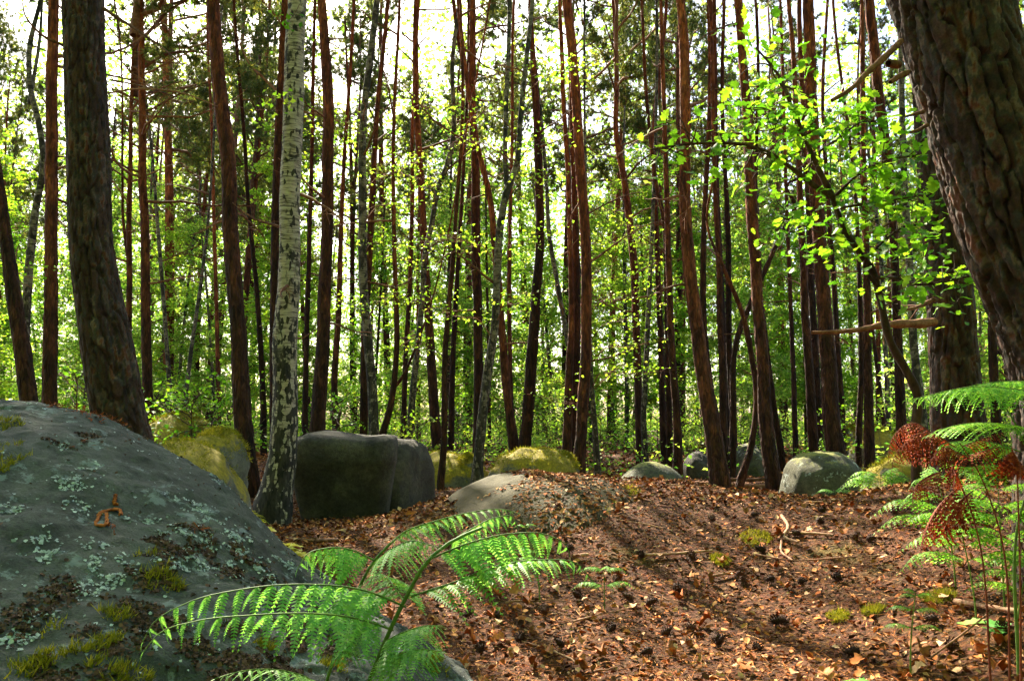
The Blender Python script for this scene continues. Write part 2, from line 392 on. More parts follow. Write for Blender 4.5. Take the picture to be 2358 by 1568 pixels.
def rock_mesh(name, rad, mat, e1=0.9, e2=0.9, nu=72, nv=40, noise=0.1, seed=0, deform=None, vmin=-0.6, fine=0.02):
    u = np.linspace(0, 2 * math.pi, nu, endpoint=False); v = np.linspace(vmin, math.pi / 2, nv)
    U, Vv = np.meshgrid(u, v)
    P = np.stack([spow(np.cos(Vv), e1) * spow(np.cos(U), e2), spow(np.cos(Vv), e1) * spow(np.sin(U), e2), spow(np.sin(Vv), e1)], -1)
    if deform: P = deform(P)
    P = P * np.array(rad)
    s = max(rad); Q = P / s
    d = noise * fbm(Q * 1.6 + seed * 7.7, 3, seed) + 0.35 * noise * fbm(Q * 5 + seed, 3, seed + 3) + fine * fbm(Q * 14 + seed, 3, seed + 8) + 0.55 * noise * (0.30 - np.minimum(np.abs(fbm(Q * 2.3 + seed * 3.1, 2, seed + 12)) * 1.6, 0.6))
    n = vnormals(P.reshape(-1, 3), nv, nu, True)
    c = P.mean((0, 1)); sg = np.sign(((P.reshape(-1, 3) - c) * n).sum(1).mean())
    n = (n * sg).reshape(P.shape); n[-1] = (0, 0, 1)
    P = P + n * d[..., None] * s * 0.6
    P[-1] = P[-1].mean(0)
    F = grid_faces(nv, nu, True)
    if sg < 0: F = F[:, ::-1]
    return mesh(name, P.reshape(-1, 3), F, mat, True)

def blades(P, Nn, rg, l0, l1, wd, per=1, spread=0.6):
    P = np.repeat(P, per, 0); Nn = np.repeat(Nn, per, 0); n = len(P)
    P = P + rg.normal(size=(n, 3)) * l0 * 0.4
    D = unit(Nn + rg.normal(size=(n, 3)) * spread); L = rg.uniform(l0, l1, n)[:, None]
    S = unit(np.cross(D, rg.normal(size=(n, 3)))) * wd
    V = np.stack([P - S, P + S, P + D * L], 1)
    return V.reshape(-1, 3), np.arange(n * 3).reshape(-1, 3)

def rock(name, label, px, pytop, Y, wpx, hz, ry, mat, rotz=0, cat='boulder', group=None, sink=0.1, **kw):
    """rock whose top stands at picture height pytop, wpx wide, Y away"""
    top = at(px, pytop, Y); rx = wpx / 2 * pxsize(top)
    base = gz(top[0], Y); h = max(top[2] - base, 0.08) + sink
    me = rock_mesh(name, (rx, ry, h * hz), mat, **kw)
    o = obj(name, me, None, (top[0], Y, top[2] - h * hz)); o.rotation_euler[2] = rotz
    if mat is ROCK_M:
        V = np.array([v.co for v in me.vertices]); Nn = np.array([v.normal for v in me.vertices]); rg = np.random.default_rng(len(bpy.data.objects))
        w_ = (Nn[:, 2] > 0.25) & (fbm(V * 3, 3, 9) + Nn[:, 2] * 0.5 > 0.2); V, Nn = V[w_], Nn[w_]
        k = rg.integers(0, len(V), 1500); sp_ = rx * 0.05
        Vb, Fb = blades(V[k] + rg.normal(size=(1500, 3)) * sp_ * np.array([1, 1, 0.15]), Nn[k], rg, 0.012 + 0.0012 * Y, 0.02 + 0.002 * Y, 0.001 + 0.0003 * Y, 3, 0.7)
        tag(obj('moss_patch', mesh('moss_patch', Vb, Fb, MOSS), o), kind='stuff')
    return tag(o, label, cat, group)

# the large sloping boulder beside the camera: a ridge line, the slope facing us and the back
ridge = np.array([(-900, 1010, 3.0), (-500, 950, 3.1), (-250, 927, 3.2), (0, 921, 3.25), (100, 929, 3.3), (200, 951, 3.35), (330, 1003, 3.35), (450, 1072, 3.25), (540, 1142, 3.15), (620, 1226, 3.05),
                  (700, 1297, 2.95), (800, 1368, 2.85), (900, 1430, 2.78), (1000, 1492, 2.72), (1060, 1532, 2.68), (1100, 1575, 2.64), (1135, 1640, 2.58), (1150, 1720, 2.5)])
rp = spline(ridge, 260)
Rd = np.array([at(*p) for p in rp])
tt = np.linspace(0, 1, len(Rd))
low = np.array([at(p[0] * 0.98 - 30, 1860, 1.25 + 0.75 * t ** 2) for p, t in zip(rp, tt)])
low[:, 2] = np.minimum(low[:, 2], 0.32)
CAMP = np.array([0, 0, CAMZ])
rows = []
for s in np.linspace(0, 1, 60)[::-1]:          # back side, from the ground up to the ridge
    kb = 0.10; Q = Rd + (Rd - CAMP) * kb; B = Rd + np.array([-0.1, 1.0, 0]); B[:, 2] = -0.25
    rows.append((1 - s) ** 2 * Rd + 2 * s * (1 - s) * Q + s * s * B)
for s in np.linspace(0, 1, 190)[1:]:
    Q = Rd + (CAMP - Rd) * (0.16 + 0.10 * sstep(0.3, 0.9, tt))[:, None]
    rows.append((1 - s) ** 2 * Rd + 2 * s * (1 - s) * Q + s * s * low)
BV = np.array(rows); nr_, nc_ = BV.shape[:2]
bn = vnormals(BV.reshape(-1, 3), nr_, nc_, False).reshape(BV.shape)
if bn[100, 100, 2] < 0: bn = -bn
# layered grooves run down the shoulder; pits and crust on the lower slope
Pq = BV.copy()
ax = unit(np.array([0.80, 0.35, -0.48])); along = (Pq @ ax)[..., None]
cr = unit(np.cross(ax, [0, 0, 1.0])); acr = (Pq @ cr)[..., None]; ac2 = (Pq @ np.cross(ax, cr))[..., None]
Lq = np.concatenate([along * 2.2, acr * 16, ac2 * 16], -1)
gro = fbm(Lq, 4, 21)
groove = np.clip(-gro - 0.08, 0, 1) * 0.12 * sstep(-0.1, 0.5, fbm(Pq * 1.4, 2, 5) + 0.55 * sstep(-1.6, -0.5, Pq[..., 0]) - 0.1)
big = 0.045 * fbm(Pq * 1.7, 3, 2) * sstep(0, 40, np.abs(np.arange(nr_) - 59))[:, None]
med = 0.026 * fbm(Pq * 6, 4, 6); fin = 0.010 * fbm(Pq * 26, 3, 7) - 0.012 * np.clip(fbm(Pq * 17, 3, 8) - 0.25, 0, 1)
BV = BV + bn * (big + med + fin - groove)[..., None]
bF = grid_faces(nr_, nc_, False)
if True:
    a, b, c = BV.reshape(-1, 3)[bF[9000, 0]], BV.reshape(-1, 3)[bF[9000, 1]], BV.reshape(-1, 3)[bF[9000, 2]]
    if np.cross(b - a, c - a)[2] < 0: bF = bF[:, ::-1]
fb = thing('boulder', 'large sloping grey boulder crusted with pale lichen behind the green bracken', 'boulder', (-1.6, 2.6, 0))
FBL = np.array([-1.6, 2.6, 0])
obj('rock_body', mesh('rock_body', BV.reshape(-1, 3) - FBL, bF, ROCK_F, True), fb)
bn = vnormals(BV.reshape(-1, 3), nr_, nc_, False).reshape(BV.shape)
if bn[100, 100, 2] < 0: bn = -bn

def scatter_fb(n, mask, seed):
    """random points on the visible slope where mask(points) > random"""
    rg = np.random.default_rng(seed); out = []
    i = rg.integers(60, nr_ - 2, n); j = rg.integers(25, nc_ - 2, n); f = rg.random((n, 2))
    P = BV[i, j] * (1 - f[:, :1]) + BV[i + 1, j] * f[:, :1] + (BV[i, j + 1] - BV[i, j]) * f[:, 1:]
    k = mask(P, rg) > rg.random(n)
    return P[k], bn[i, j][k], rg

def flakes(P, Nn, rg, r0, r1, tilt=0.35, lift=0.004):
    n = len(P); r = rg.uniform(r0, r1, n)
    Nn = unit(Nn + rg.normal(size=(n, 3)) * tilt); A = unit(np.cross(Nn, rg.normal(size=(n, 3)))); B = np.cross(Nn, A)
    th = np.linspace(0, 2 * math.pi, 6, endpoint=False)
    rr = r[:, None] * rg.uniform(0.55, 1.15, (n, 6))
    V = P[:, None] + Nn[:, None] * lift + rr[..., None] * (np.cos(th)[None, :, None] * A[:, None] + np.sin(th)[None, :, None] * B[:, None])
    V += Nn[:, None] * rg.uniform(-0.25, 0.6, (n, 6, 1)) * r[:, None, None]
    return V.reshape(-1, 3), np.arange(n * 6).reshape(-1, 6)

def pix(P):
    d = P - CAMP; c, s = math.cos(PITCH), math.sin(PITCH); dep = d[:, 1] * c + d[:, 2] * s
    return 1179 + FPX * d[:, 0] / dep, 784 - FPX * (-d[:, 1] * s + d[:, 2] * c) / dep

# colonies stand where they stand on the stone: centre and radius in metres, found once along the picture
def colonies(lst, Y0=2.2):
    out = []
    g = BV[60:].reshape(-1, 3); gxp, gyp = pix(g)
    for px, py, r in lst:
        k = np.argmin((gxp - px) ** 2 + (gyp - py) ** 2); out.append((g[k], r * pxsize(g[k])))
    return out

def near(P, cols):
    m = np.zeros(len(P))
    for c, r in cols: m = np.maximum(m, 1 - sstep(0.55, 1.1, np.linalg.norm(P - c, axis=1) / r + 0.3 * fbm(P * 14, 2, 4)))
    return m

LC = colonies([(160, 1110, 55), (165, 1165, 45), (20, 1170, 40), (210, 1255, 60), (120, 1270, 70), (40, 1255, 40), (260, 1300, 60), (330, 1195, 45), (420, 1230, 90), (470, 1180, 60), (560, 1260, 80), (300, 1350, 60), (600, 1330, 50),
               (200, 1360, 50), (100, 1420, 45), (420, 1290, 70), (510, 1310, 60), (660, 1300, 45), (500, 1110, 40), (200, 1075, 30), (130, 1030, 30), (640, 1260, 50), (60, 1480, 60), (730, 1380, 50), (880, 1480, 60), (400, 1150, 30)])
P, Nn, rg = scatter_fb(150000, lambda P, r: np.maximum(near(P, LC), 0.02) * sstep(-0.05, 0.2, fbm(P * 30, 3, 14)) * 0.9, 1)
V, F = flakes(P, Nn, rg, 0.002, 0.0065, 0.22, 0.002)
tag(obj('lichen', mesh('lichen', V - FBL, F, LICHEN), fb), kind='stuff')
CC = colonies([(150, 1015, 50), (210, 1005, 35), (420, 1250, 120), (520, 1290, 100), (600, 1330, 80), (380, 1330, 90), (100, 1360, 110), (250, 1420, 120), (60, 1440, 90), (400, 1470, 130), (560, 1500, 140), (720, 1480, 110), (200, 1530, 130), (340, 1000, 30), (660, 1380, 80)])
P, Nn, rg = scatter_fb(260000, lambda P, r: np.maximum(near(P, CC), 0.008) * sstep(-0.1, 0.15, fbm(P * 22, 3, 24)) * 0.7, 2)
V, F = flakes(P, Nn, rg, 0.002, 0.0075, 0.8, 0.004)
tag(obj('crust', mesh('crust', V - FBL, F, CRUMB), fb), kind='stuff')

for k, c in enumerate([(20, 1040, 55), (25, 1090, 48), (15, 980, 35), (345, 1300, 42), (385, 1345, 48), (340, 1280, 25), (270, 1420, 45), (255, 1480, 50), (130, 1450, 30), (110, 1520, 50), (250, 1540, 60), (180, 1490, 45), (60, 1550, 50), (360, 1330, 35), (610, 1490, 28), (1000, 1540, 45), (760, 1540, 40), (300, 1555, 60)]):
    cl = colonies([c])
    P, Nn, rg = scatter_fb(60000, lambda P, r: near(P, cl) * sstep(-0.25, 0.2, fbm(P * 25, 2, 34)), 10 + k)
    P = P[:700]; Nn = Nn[:700]
    if len(P) < 5: continue
    V, F = blades(P + Nn * 0.004, Nn + np.array([0.3, -0.3, 0.4]), rg, 0.008, 0.028, 0.0018, 5, 0.6)
    tag(obj('moss_patch', mesh('moss_patch', V - FBL, F, MOSS), fb), kind='stuff')

# dry catkins and bits lying on the boulder
def on_fb(px, py):
    g = BV[60:].reshape(-1, 3); a, b = pix(g); k = np.argmin((a - px) ** 2 + (b - py) ** 2); return g[k], bn[60:].reshape(-1, 3)[k]
def fb_curve(name, label, pts, r, mat):
    C = np.array([on_fb(*p)[0] + on_fb(*p)[1] * r for p in pts]); C = spline(C, 26); o = C.mean(0)
    C = spline(C, 60); rr = r * (1 + 0.45 * RNG.uniform(-1, 1, 60)); V, F = tube(C - o, rr, 8); V = V + RNG.normal(size=V.shape) * r * 0.25
    return tag(obj(name, mesh(name, V, F, mat, True), None, o), label, 'catkin')
fb_curve('catkin', 'curled rust brown catkin lying on the lichened boulder', [(282, 1188), (270, 1178), (250, 1174), (235, 1180), (226, 1196), (230, 1212), (240, 1213), (246, 1200), (244, 1186)], 0.0042, CATKIN)
fb_curve('catkin', 'short straight rust catkin lying above the curled catkin', [(262, 1140), (263, 1152), (262, 1164), (272, 1166)], 0.004, CATKIN)

# block boulder and its slab
def blockdef(P):
    z = P[..., 2:3]; k = 1 - 0.10 * sstep(0.62, 0.30, z) - 0.10 * sstep(0.2, -0.6, z)
    Q = P.copy(); Q[..., :2] *= k
    Q[..., 0:1] += 0.16 * sstep(0.0, -0.7, z) * sstep(0.4, -0.9, P[..., 0:1])
    Q[..., 2] *= 1 - 0.03 * np.sin(P[..., 0] * 4)
    return Q
rock('block_boulder', 'dark squared sandstone block with an overhanging flat top beside the birch', 800, 1000, 7.9, 240, 0.62, 0.62, ROCK_D, 0.1, e1=0.2, e2=0.3, nu=160, nv=90, noise=0.06, seed=3, deform=blockdef, vmin=-1.25, sink=0.2, fine=0.012)
rock('leaning_slab', 'rounded dark slab leaning against the squared sandstone block', 930, 1012, 8.15, 108, 0.62, 0.5, ROCK_D, -0.25, e1=0.6, e2=0.7, nu=80, nv=50, noise=0.12, seed=5, vmin=-1.2, sink=0.25)
# mossy rocks
def headdef(P):
    Q = P.copy(); z = P[..., 2]; Q[..., 0] *= 1 - 0.35 * sstep(0.5, -0.3, z) * (P[..., 0] > 0); return Q
rock('mossy_boulder', 'yellow mossy boulder with a jutting rounded head beside the reddish pine', 500, 993, 6.2, 115, 0.55, 0.42, ROCK_M, 0, seed=11, e1=0.7, e2=0.8, deform=headdef, noise=0.12, vmin=-1.2, sink=0.3)
rock('mossy_boulder', 'long sloping moss and needle covered boulder beside the lichened boulder', 425, 1012, 5.7, 270, 0.9, 0.75, ROCK_M, 0.1, seed=12, noise=0.18, sink=0.35)
rock('mossy_boulder', 'low mossy boulder with dark overhang beneath small oak seedlings', 420, 955, 9.2, 190, 0.75, 0.6, ROCK_M, 0, seed=13, noise=0.14, deform=headdef, vmin=-1.1, sink=0.3)
rock('mossy_boulder', 'humped mossy boulder with bare lower face between pine and birch', 1225, 1032, 10.6, 215, 0.8, 0.7, ROCK_M, 0.2, seed=14, noise=0.2, vmin=-0.9, sink=0.2)
rock('mossy_boulder', 'small rounded mossy boulder beside the triple pine trunks', 1298, 1043, 10.9, 75, 0.7, 0.35, ROCK_M, 0, seed=15, noise=0.1, vmin=-0.9, sink=0.15)
rock('mossy_boulder', 'flat mossy rock strewn with leaves behind the thin brown pine', 1010, 1040, 11.0, 250, 0.85, 0.7, ROCK_M, -0.1, seed=16, noise=0.2, sink=0.25)
rock('mossy_boulder', 'little yellow mossy hump beside the forked birch foot', 1078, 1047, 10.7, 70, 0.8, 0.3, ROCK_M, 0, seed=17, noise=0.12, sink=0.2)
rock('half_buried_rock', 'smooth half buried rock under litter on the mound', 1262, 1094, 5.5, 520, 1.0, 1.05, ROCK_H, 0.3, seed=18, noise=0.08, e1=1.0, e2=1.0, nu=100, nv=50, sink=0.35, fine=0.008)
rock('domed_rock', 'smooth domed olive rock rising behind the mound', 1500, 1063, 8.2, 200, 1.0, 0.55, ROCK_G, -0.3, seed=19, noise=0.09, sink=0.25, nu=90, nv=46, fine=0.01)
rock('domed_rock', 'greenish rounded boulder with mossy flank beside the tall straight pine', 1893, 1040, 9.0, 190, 0.85, 0.5, ROCK_G, 0.1, seed=20, e1=0.75, e2=0.85, noise=0.1, vmin=-0.8, sink=0.2, nu=90, nv=46)
rock('mossy_boulder', 'far tilted mossy boulder behind the slim straight pine', 2010, 985, 13.5, 90, 0.8, 0.5, ROCK_M, 0.3, seed=21, noise=0.2, sink=0.3)
rock('mossy_boulder', 'far flat mossy boulder next to the tilted mossy boulder', 2075, 990, 14.3, 120, 0.8, 0.6, ROCK_M, -0.2, seed=22, noise=0.18, sink=0.3)
rock('mossy_boulder', 'far small mossy boulder lowest of the group behind the pines', 1965, 978, 15.2, 60, 0.8, 0.4, ROCK_M, 0, seed=23, noise=0.18, sink=0.3)
rock('dark_rock', 'small shaded rock among seedlings behind the slim dark pine', 1605, 1040, 12.2, 70, 0.8, 0.4, ROCK_D, 0, seed=24, noise=0.18, sink=0.2)
rock('dark_rock', 'shaded olive rock behind the leaning crooked stem', 1722, 1022, 12.6, 80, 0.8, 0.45, ROCK_G, 0, seed=25, noise=0.18, sink=0.2)
rock('mossy_mound', 'mossy hump at the foot of the great pine with the bare branch', 2075, 1048, 6.4, 190, 0.9, 0.5, ROCK_M, 0, 'mound', seed=26, noise=0.2, sink=0.35)

P, Nn, rg = scatter_fb(60000, lambda P, r: near(P, colonies([(130, 938, 30), (210, 955, 50), (260, 968, 40), (160, 945, 40), (190, 1025, 20), (265, 1215, 20), (455, 1225, 14), (250, 1235, 16)])) * 0.5, 44)
P = P[:420]; n = len(P); a = rg.normal(size=(n, 3)); V, F = leaf_quads(P + Nn[:n] * 0.006, a, Nn[:n] + rg.normal(size=(n, 3)) * 0.3, rg.uniform(0.012, 0.035, n), rg.uniform(0.002, 0.010, n))
tag(obj('needle_litter', mesh('needle_litter', V - FBL, F, CATKIN), fb), kind='stuff')
# ------------------------------------------------------------------ crowns and branches shared by the trees
def limb_path(start, d, L, n=6, droop=0.0, rise=0.0, wob=0.06, rg=None):
    p = [np.array(start, float)]; d = unit(d)
    for i in range(n):
        d = unit(d + rg.normal(size=3) * wob * 2 + np.array([0, 0, rise - droop]) / n)
        p.append(p[-1] + d * L / n)
    return np.array(p)

def pine_crown(seed, L=6.5, spread=2.0, nl=24, dens=1.0, nd=25):
    rg = np.random.default_rng(seed); A = Acc(); cl = []; cd = []
    V, F = tube(np.array([[0, 0, z] for z in np.linspace(0, L, 8)]) + np.c_[rg.normal(size=(8, 2)) * 0.03, np.zeros(8)], np.linspace(0.055, 0.012, 8), 5); A.add(V, F, 0)
    for i in range(nl):
        t = (i + rg.random()) / nl; z = L * t * 0.98
        ln = spread * (0.45 + 0.75 * math.sin(math.pi * min(1, 0.25 + 0.75 * t)) ** 0.8) * rg.uniform(0.55, 1.1) * (1 - 0.45 * t)
        a = rg.uniform(0, 2 * math.pi); el = rg.uniform(-0.05, 0.45) + 0.5 * t
        P = limb_path((0, 0, z), (math.cos(a) * math.cos(el), math.sin(a) * math.cos(el), math.sin(el)), ln, 6, 0.15, 0.35, 0.10, rg)
        V, F = tube(P, np.linspace(0.026, 0.006, 7) * (1.2 - 0.5 * t), 4); A.add(V, F, 0)
        for s in range(int((5 + 5 * ln) * dens)):
            f = rg.uniform(0.35, 1.0); k = min(int(f * 6), 5); b = P[k] + (P[k + 1] - P[k]) * (f * 6 - k)
            d = unit(P[k + 1] - P[k] + rg.normal(size=3) * 0.65 + np.array([0, 0, 0.25])); l = rg.uniform(0.2, 0.6)
            tw = limb_path(b, d, l, 3, 0, 0.25, 0.1, rg); V, F = tube(tw, [0.006, 0.005, 0.004, 0.003], 3); A.add(V, F, 0)
            for q in range(3):
                cl.append(tw[q + 1]); cd.append(tw[q + 1] - tw[q])
                if rg.random() < 0.6: cl.append(tw[q + 1] + rg.normal(size=3) * 0.09); cd.append(unit(tw[q + 1] - tw[q]) + rg.normal(size=3) * 0.5)
    cl = np.array(cl); cd = unit(np.array(cd)); n = nd
    C = np.repeat(cl, n, 0); D = unit(np.repeat(cd, n, 0) * 0.5 + rg.normal(size=(len(C), 3)) * 0.75); Ln = rg.uniform(0.08, 0.16, len(C))[:, None]
    S = unit(np.cross(D, rg.normal(size=D.shape))) * 0.0085
    A.add(np.stack([C - S, C + S, C + D * Ln], 1).reshape(-1, 3), np.arange(len(C) * 3).reshape(-1, 3), 1)
    return A.build('pine_crown', [BRANCH, L_NEEDLE])

def leafy_crown(seed, z0, z1, spread, nb, leafmat, leafL=0.05, tw=7, per=9, wood=None, flat=0.35, up=0.5, droop=0.3):
    rg = np.random.default_rng(seed); A = Acc(); LP = []; LD = []
    for i in range(nb):
        t = (i + rg.random()) / nb; z = z0 + (z1 - z0) * t
        ln = spread * rg.uniform(0.5, 1.1) * (1 - 0.75 * t) + 0.15
        a = rg.uniform(0, 2 * math.pi); el = rg.uniform(0.1, 0.5) + up * t
        P = limb_path((0, 0, z), (math.cos(a) * math.cos(el), math.sin(a) * math.cos(el), math.sin(el)), ln, 6, droop, 0.05, 0.08, rg)
        V, F = tube(P, np.linspace(0.006 + 0.007 * ln, 0.003, 7), 3); A.add(V, F, 0)
        for s in range(max(3, int(tw * ln))):
            f = rg.uniform(0.2, 1.0); k = min(int(f * 6), 5); b = P[k] + (P[k + 1] - P[k]) * (f * 6 - k)
            d = unit(unit(P[k + 1] - P[k]) + rg.normal(size=3) * np.array([0.8, 0.8, flat])); l = rg.uniform(0.15, 0.45)
            T = limb_path(b, d, l, 3, droop, 0, 0.12, rg); V, F = tube(T, [0.003, 0.0025, 0.002, 0.0015], 3); A.add(V, F, 0)
            m = max(3, int(per * rg.uniform(0.6, 1.4))); g = rg.random(m) * 3; kk = np.minimum(g.astype(int), 2)
            LP.append(T[kk] + (T[kk + 1] - T[kk]) * (g - kk)[:, None] + rg.normal(size=(m, 3)) * 0.03); LD.append(np.tile(d, (m, 1)))
    P = np.concatenate(LP); D = np.concatenate(LD); n = len(P)
    D = unit(D * 0.6 + rg.normal(size=(n, 3)) * np.array([0.9, 0.9, 0.5]) + np.array([0, 0, -0.25]))
    N = unit(np.array([0, 0, 1.0]) + rg.normal(size=(n, 3)) * 0.55); L = rg.uniform(0.7, 1.25, n) * leafL
    V, F = leaf_quads(P, D, N, L, L * rg.uniform(0.6, 0.85, n)); A.add(V, F, 1)
    return A.build('leafy_crown', [wood or BRANCH, leafmat])

PCROWN = [pine_crown(100 + i, 6.0 + 0.5 * (i % 3), 1.7 + 0.2 * (i % 4), 22 + 2 * (i % 3)) for i in range(6)]
TOPCROWN = [pine_crown(140 + i, 5.5, 1.5, 11, 0.55, 12) for i in range(3)]      # thin crowns of the close trees
BCROWN = [leafy_crown(200 + i, 0.0, 6.0, 1.5 + 0.15 * i, 36, L_BIRCH, 0.055, 9, 14) for i in range(4)]
YCROWN = [leafy_crown(220 + i, 0.7 + 0.3 * (i % 3), 5.6 + 0.8 * (i % 3), 1.35 + 0.2 * (i % 3), 44 + 4 * i, (L_BIRCH, L_FAR, L_BIRCH, L_OAK, L_FAR)[i], 0.066, 12, 16) for i in range(5)]

def dead_branch(seed, L):
    rg = np.random.default_rng(seed); A = Acc()
    P = limb_path((0, 0, 0), (1, 0, rg.uniform(-0.1, 0.35)), L, 8, rg.uniform(-0.1, 0.3), 0.1, 0.07, rg)
    V, F = tube(P, np.linspace(0.011 + 0.006 * L, 0.0035, 9), 6); A.add(V, F)
    if L > 0.45:
        for s in range(int(2 + 4 * L)):
            k = rg.integers(2, 8); d = unit(P[k] - P[k - 1] + rg.normal(size=3) * 0.6); T = limb_path(P[k], d, rg.uniform(0.12, 0.4) * L, 4, 0.1, 0.1, 0.12, rg)
            V, F = tube(T, np.linspace(0.005, 0.0018, 5), 4); A.add(V, F)
    return A.build('branch', BRANCH, True)
DEAD = [dead_branch(300 + i, l) for i, l in enumerate([0.14, 0.2, 0.3, 0.5, 0.8, 1.1, 1.5, 1.8])]

# ------------------------------------------------------------------ trunks
def axis_from(pts, Y, H, seed):
    """trunk axis: picture points (top to bottom, with widths) at distance Y, carried on to height H"""
    rg = np.random.default_rng(seed)
    p = sorted(pts, key=lambda q: -q[1]); C = []
    for x, y, wd in p:
        a = at(x, y, Y); C.append([*a, wd / 2 * pxsize(a) * (1 if wd > 200 else math.cos(math.atan((x - 1179) / FPX)))])
    C = np.array(C); b = C[0]; d = C[0, :3] - C[1, :3]; g = gz(b[0], Y)
    if b[2] > g - 0.1:
        k = (g - 0.15 - b[2]) / min(d[2], -0.05); k = min(k, 6.0)
        nb = b.copy(); nb[:3] = b[:3] + d * k * np.array([0.5, 0.5, 1]); nb[3] = b[3] * 1.03; C = np.vstack([nb, C])
    t = C[-1]; d = unit(t[:3] - C[-2, :3]); rem = H - t[2]
    if rem > 0.5:
        for f in (0.33, 0.67, 1.0):
            q = t.copy(); q[:3] = t[:3] + np.array([d[0] * 0.5, d[1] * 0.5 + 0.0, 0]) * rem * f + np.array([rg.normal() * 0.12, rg.normal() * 0.12, rem * f]); q[3] = max(t[3] * (1 - 0.75 * f), 0.015); C = np.vstack([C, q])
    return C

def trunk_mesh(C, origin, mat, ns=18, seed=0, step=0.09, rough=0.07, flare=0.0, zfine=None, plate=0.0):
    L = np.linalg.norm(np.diff(C[:, :3], axis=0), axis=1).sum(); S = spline(C, max(int(L / step), 12))
    if zfine is not None: k = int(np.searchsorted(S[:, 2], zfine)); S = np.vstack([S[:k], S[k::6], S[-1:] + [0, 0, 0.01, 0]])
    P = S[:, :3].copy(); r = np.maximum(S[:, 3], 0.006)
    z = P[:, 2] - P[0, 2]
    P[:, 0] += 0.25 * r * fbm(np.c_[z * 1.1, z * 0 + seed, z * 0], 2, seed); r = r * (1 + flare * np.exp(-z / 0.16))
    V, F = tube(P, r, ns); G = V.reshape(len(P), ns, 3); c = P[:, None]; d = G - c; dn = d / (np.linalg.norm(d, axis=-1, keepdims=True) + 1e-9)
    q = dn * 1.6 + np.array([0, 0, 1.0]) * (z[:, None, None] * 3.0) + seed
    q2 = q.copy(); q2[..., :2] *= 3.5; q2[..., 2] *= 1.6
    k = 1 + rough * fbm(q, 3, seed) + rough * 0.8 * fbm(q2, 3, seed + 4)
    G = c + d * k[..., None]
    if plate:
        TH, ZZ = np.meshgrid(np.linspace(0, 2 * math.pi, ns, endpoint=False), z); nc = max(7, int(2 * math.pi * r.mean() / 0.05)); f = dn * r.mean() * 1.0; f[..., 2] = ZZ * 0.4
        f1, dd, cr_ = worley(TH / (2 * math.pi) * nc + 0.5 * fbm(f * 14, 2, seed), ZZ / 0.13 + 0.5 * fbm(f * 14 + 4, 2, seed + 1), nc, seed)
        G = G + dn * (plate * (sstep(0.0, 0.2, dd) - 1 + 0.8 * (cr_ - 0.5)))[..., None]
    return mesh('trunk', G.reshape(-1, 3) - origin, F, mat, True), P, r

def add_branches(parent, P, r, org, n, zlo, zhi, seed, sizes=(1, 6), bias=None, mat=None):
    rg = np.random.default_rng(seed)
    for i in range(n):
        z = rg.uniform(zlo, zhi); k = int(np.argmin(np.abs(P[:, 2] - z)))
        o = obj('branch', DEAD[int(rg.integers(sizes[0], sizes[1] + 1))], parent)
        a = rg.uniform(0, 2 * math.pi) if bias is None or rg.random() < 0.3 else bias + rg.normal() * 0.4
        s = rg.uniform(0.8, 1.2); pos = P[k] - org + np.array([math.cos(a), math.sin(a), 0]) * r[k] * 0.6
        o.matrix_basis = Matrix.Translation(pos) @ Matrix.Rotation(a, 4, 'Z') @ Matrix.Rotation(rg.uniform(-0.5, 0.25), 4, 'Y') @ Matrix.Rotation(rg.uniform(-0.6, 0.6), 4, 'X') @ Matrix.Scale(s, 4)

def place_crown(parent, me, P, org, frac, L0, seed, name='crown', sc=1.0):
    H = P[-1, 2]; zb = P[0, 2] + (H - P[0, 2]) * frac; k = int(np.argmin(np.abs(P[:, 2] - zb)))
    o = obj(name, me, parent); d = Vector(P[-1] - P[k]); s = d.length / L0
    rg = np.random.default_rng(seed)
    o.matrix_basis = Matrix.Translation(P[k] - org) @ d.to_track_quat('Z', 'Y').to_matrix().to_4x4() @ Matrix.Rotation(rg.uniform(0, 6.28), 4, 'Z') @ Matrix.Diagonal((sc, sc, s, 1))
    return o

TREES = []
def tree(name, label, kind, Y, H, pts, nb=5, crown=None, forks=(), csc=0.65, frac=0.72, blo=2.0, bsz=(0, 5), group=None):
    seed = len(TREES) + 50; H = H + 3 if crown != 0 else H
    C = axis_from(pts, Y, H, seed); org = C[0, :3].copy(); org[2] = gz(org[0], org[1])
    t = thing(name, label, 'tree', org, group)
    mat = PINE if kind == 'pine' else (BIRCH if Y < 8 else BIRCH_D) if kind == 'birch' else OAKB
    near_ = Y < 11.2; nb = int(nb * 0.65 + 0.5)
    me, P, r = trunk_mesh(C, org, mat, 30 if near_ else 18, seed, 0.036 if near_ else 0.075, 0.09 if kind == 'pine' else 0.07, 0.12, 1.2 + Y * 0.56, (0.006 if kind == 'pine' else 0.003))
    obj('trunk', me, t)
    for fp in forks:
        D = axis_from(fp, Y + 0.05, H * 0.92, seed + 1)
        D = D[1:] if len(D) > len(fp) + 3 else D
        m2, P2, r2 = trunk_mesh(D, org, mat, 12, seed + 3, 0.1)
        obj('stem', m2, t)
        if crown != 0: place_crown(t, (PCROWN if kind == 'pine' else BCROWN)[seed % 4], P2, org, 0.62, 6.0, seed + 2, sc=0.7)
    top = min(P[-1, 2] * 0.62, 0.9 + Y * 0.56)
    add_branches(t, P, r, org, nb, min(blo, top - 0.5), top, seed, bsz)
    if crown != 0:
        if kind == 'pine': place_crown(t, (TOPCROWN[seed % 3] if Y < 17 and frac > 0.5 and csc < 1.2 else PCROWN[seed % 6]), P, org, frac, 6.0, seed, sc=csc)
        else: place_crown(t, BCROWN[seed % 4], P, org, frac, 6.0, seed, sc=csc)
    TREES.append((t, P, r, org)); return t, P, r, org

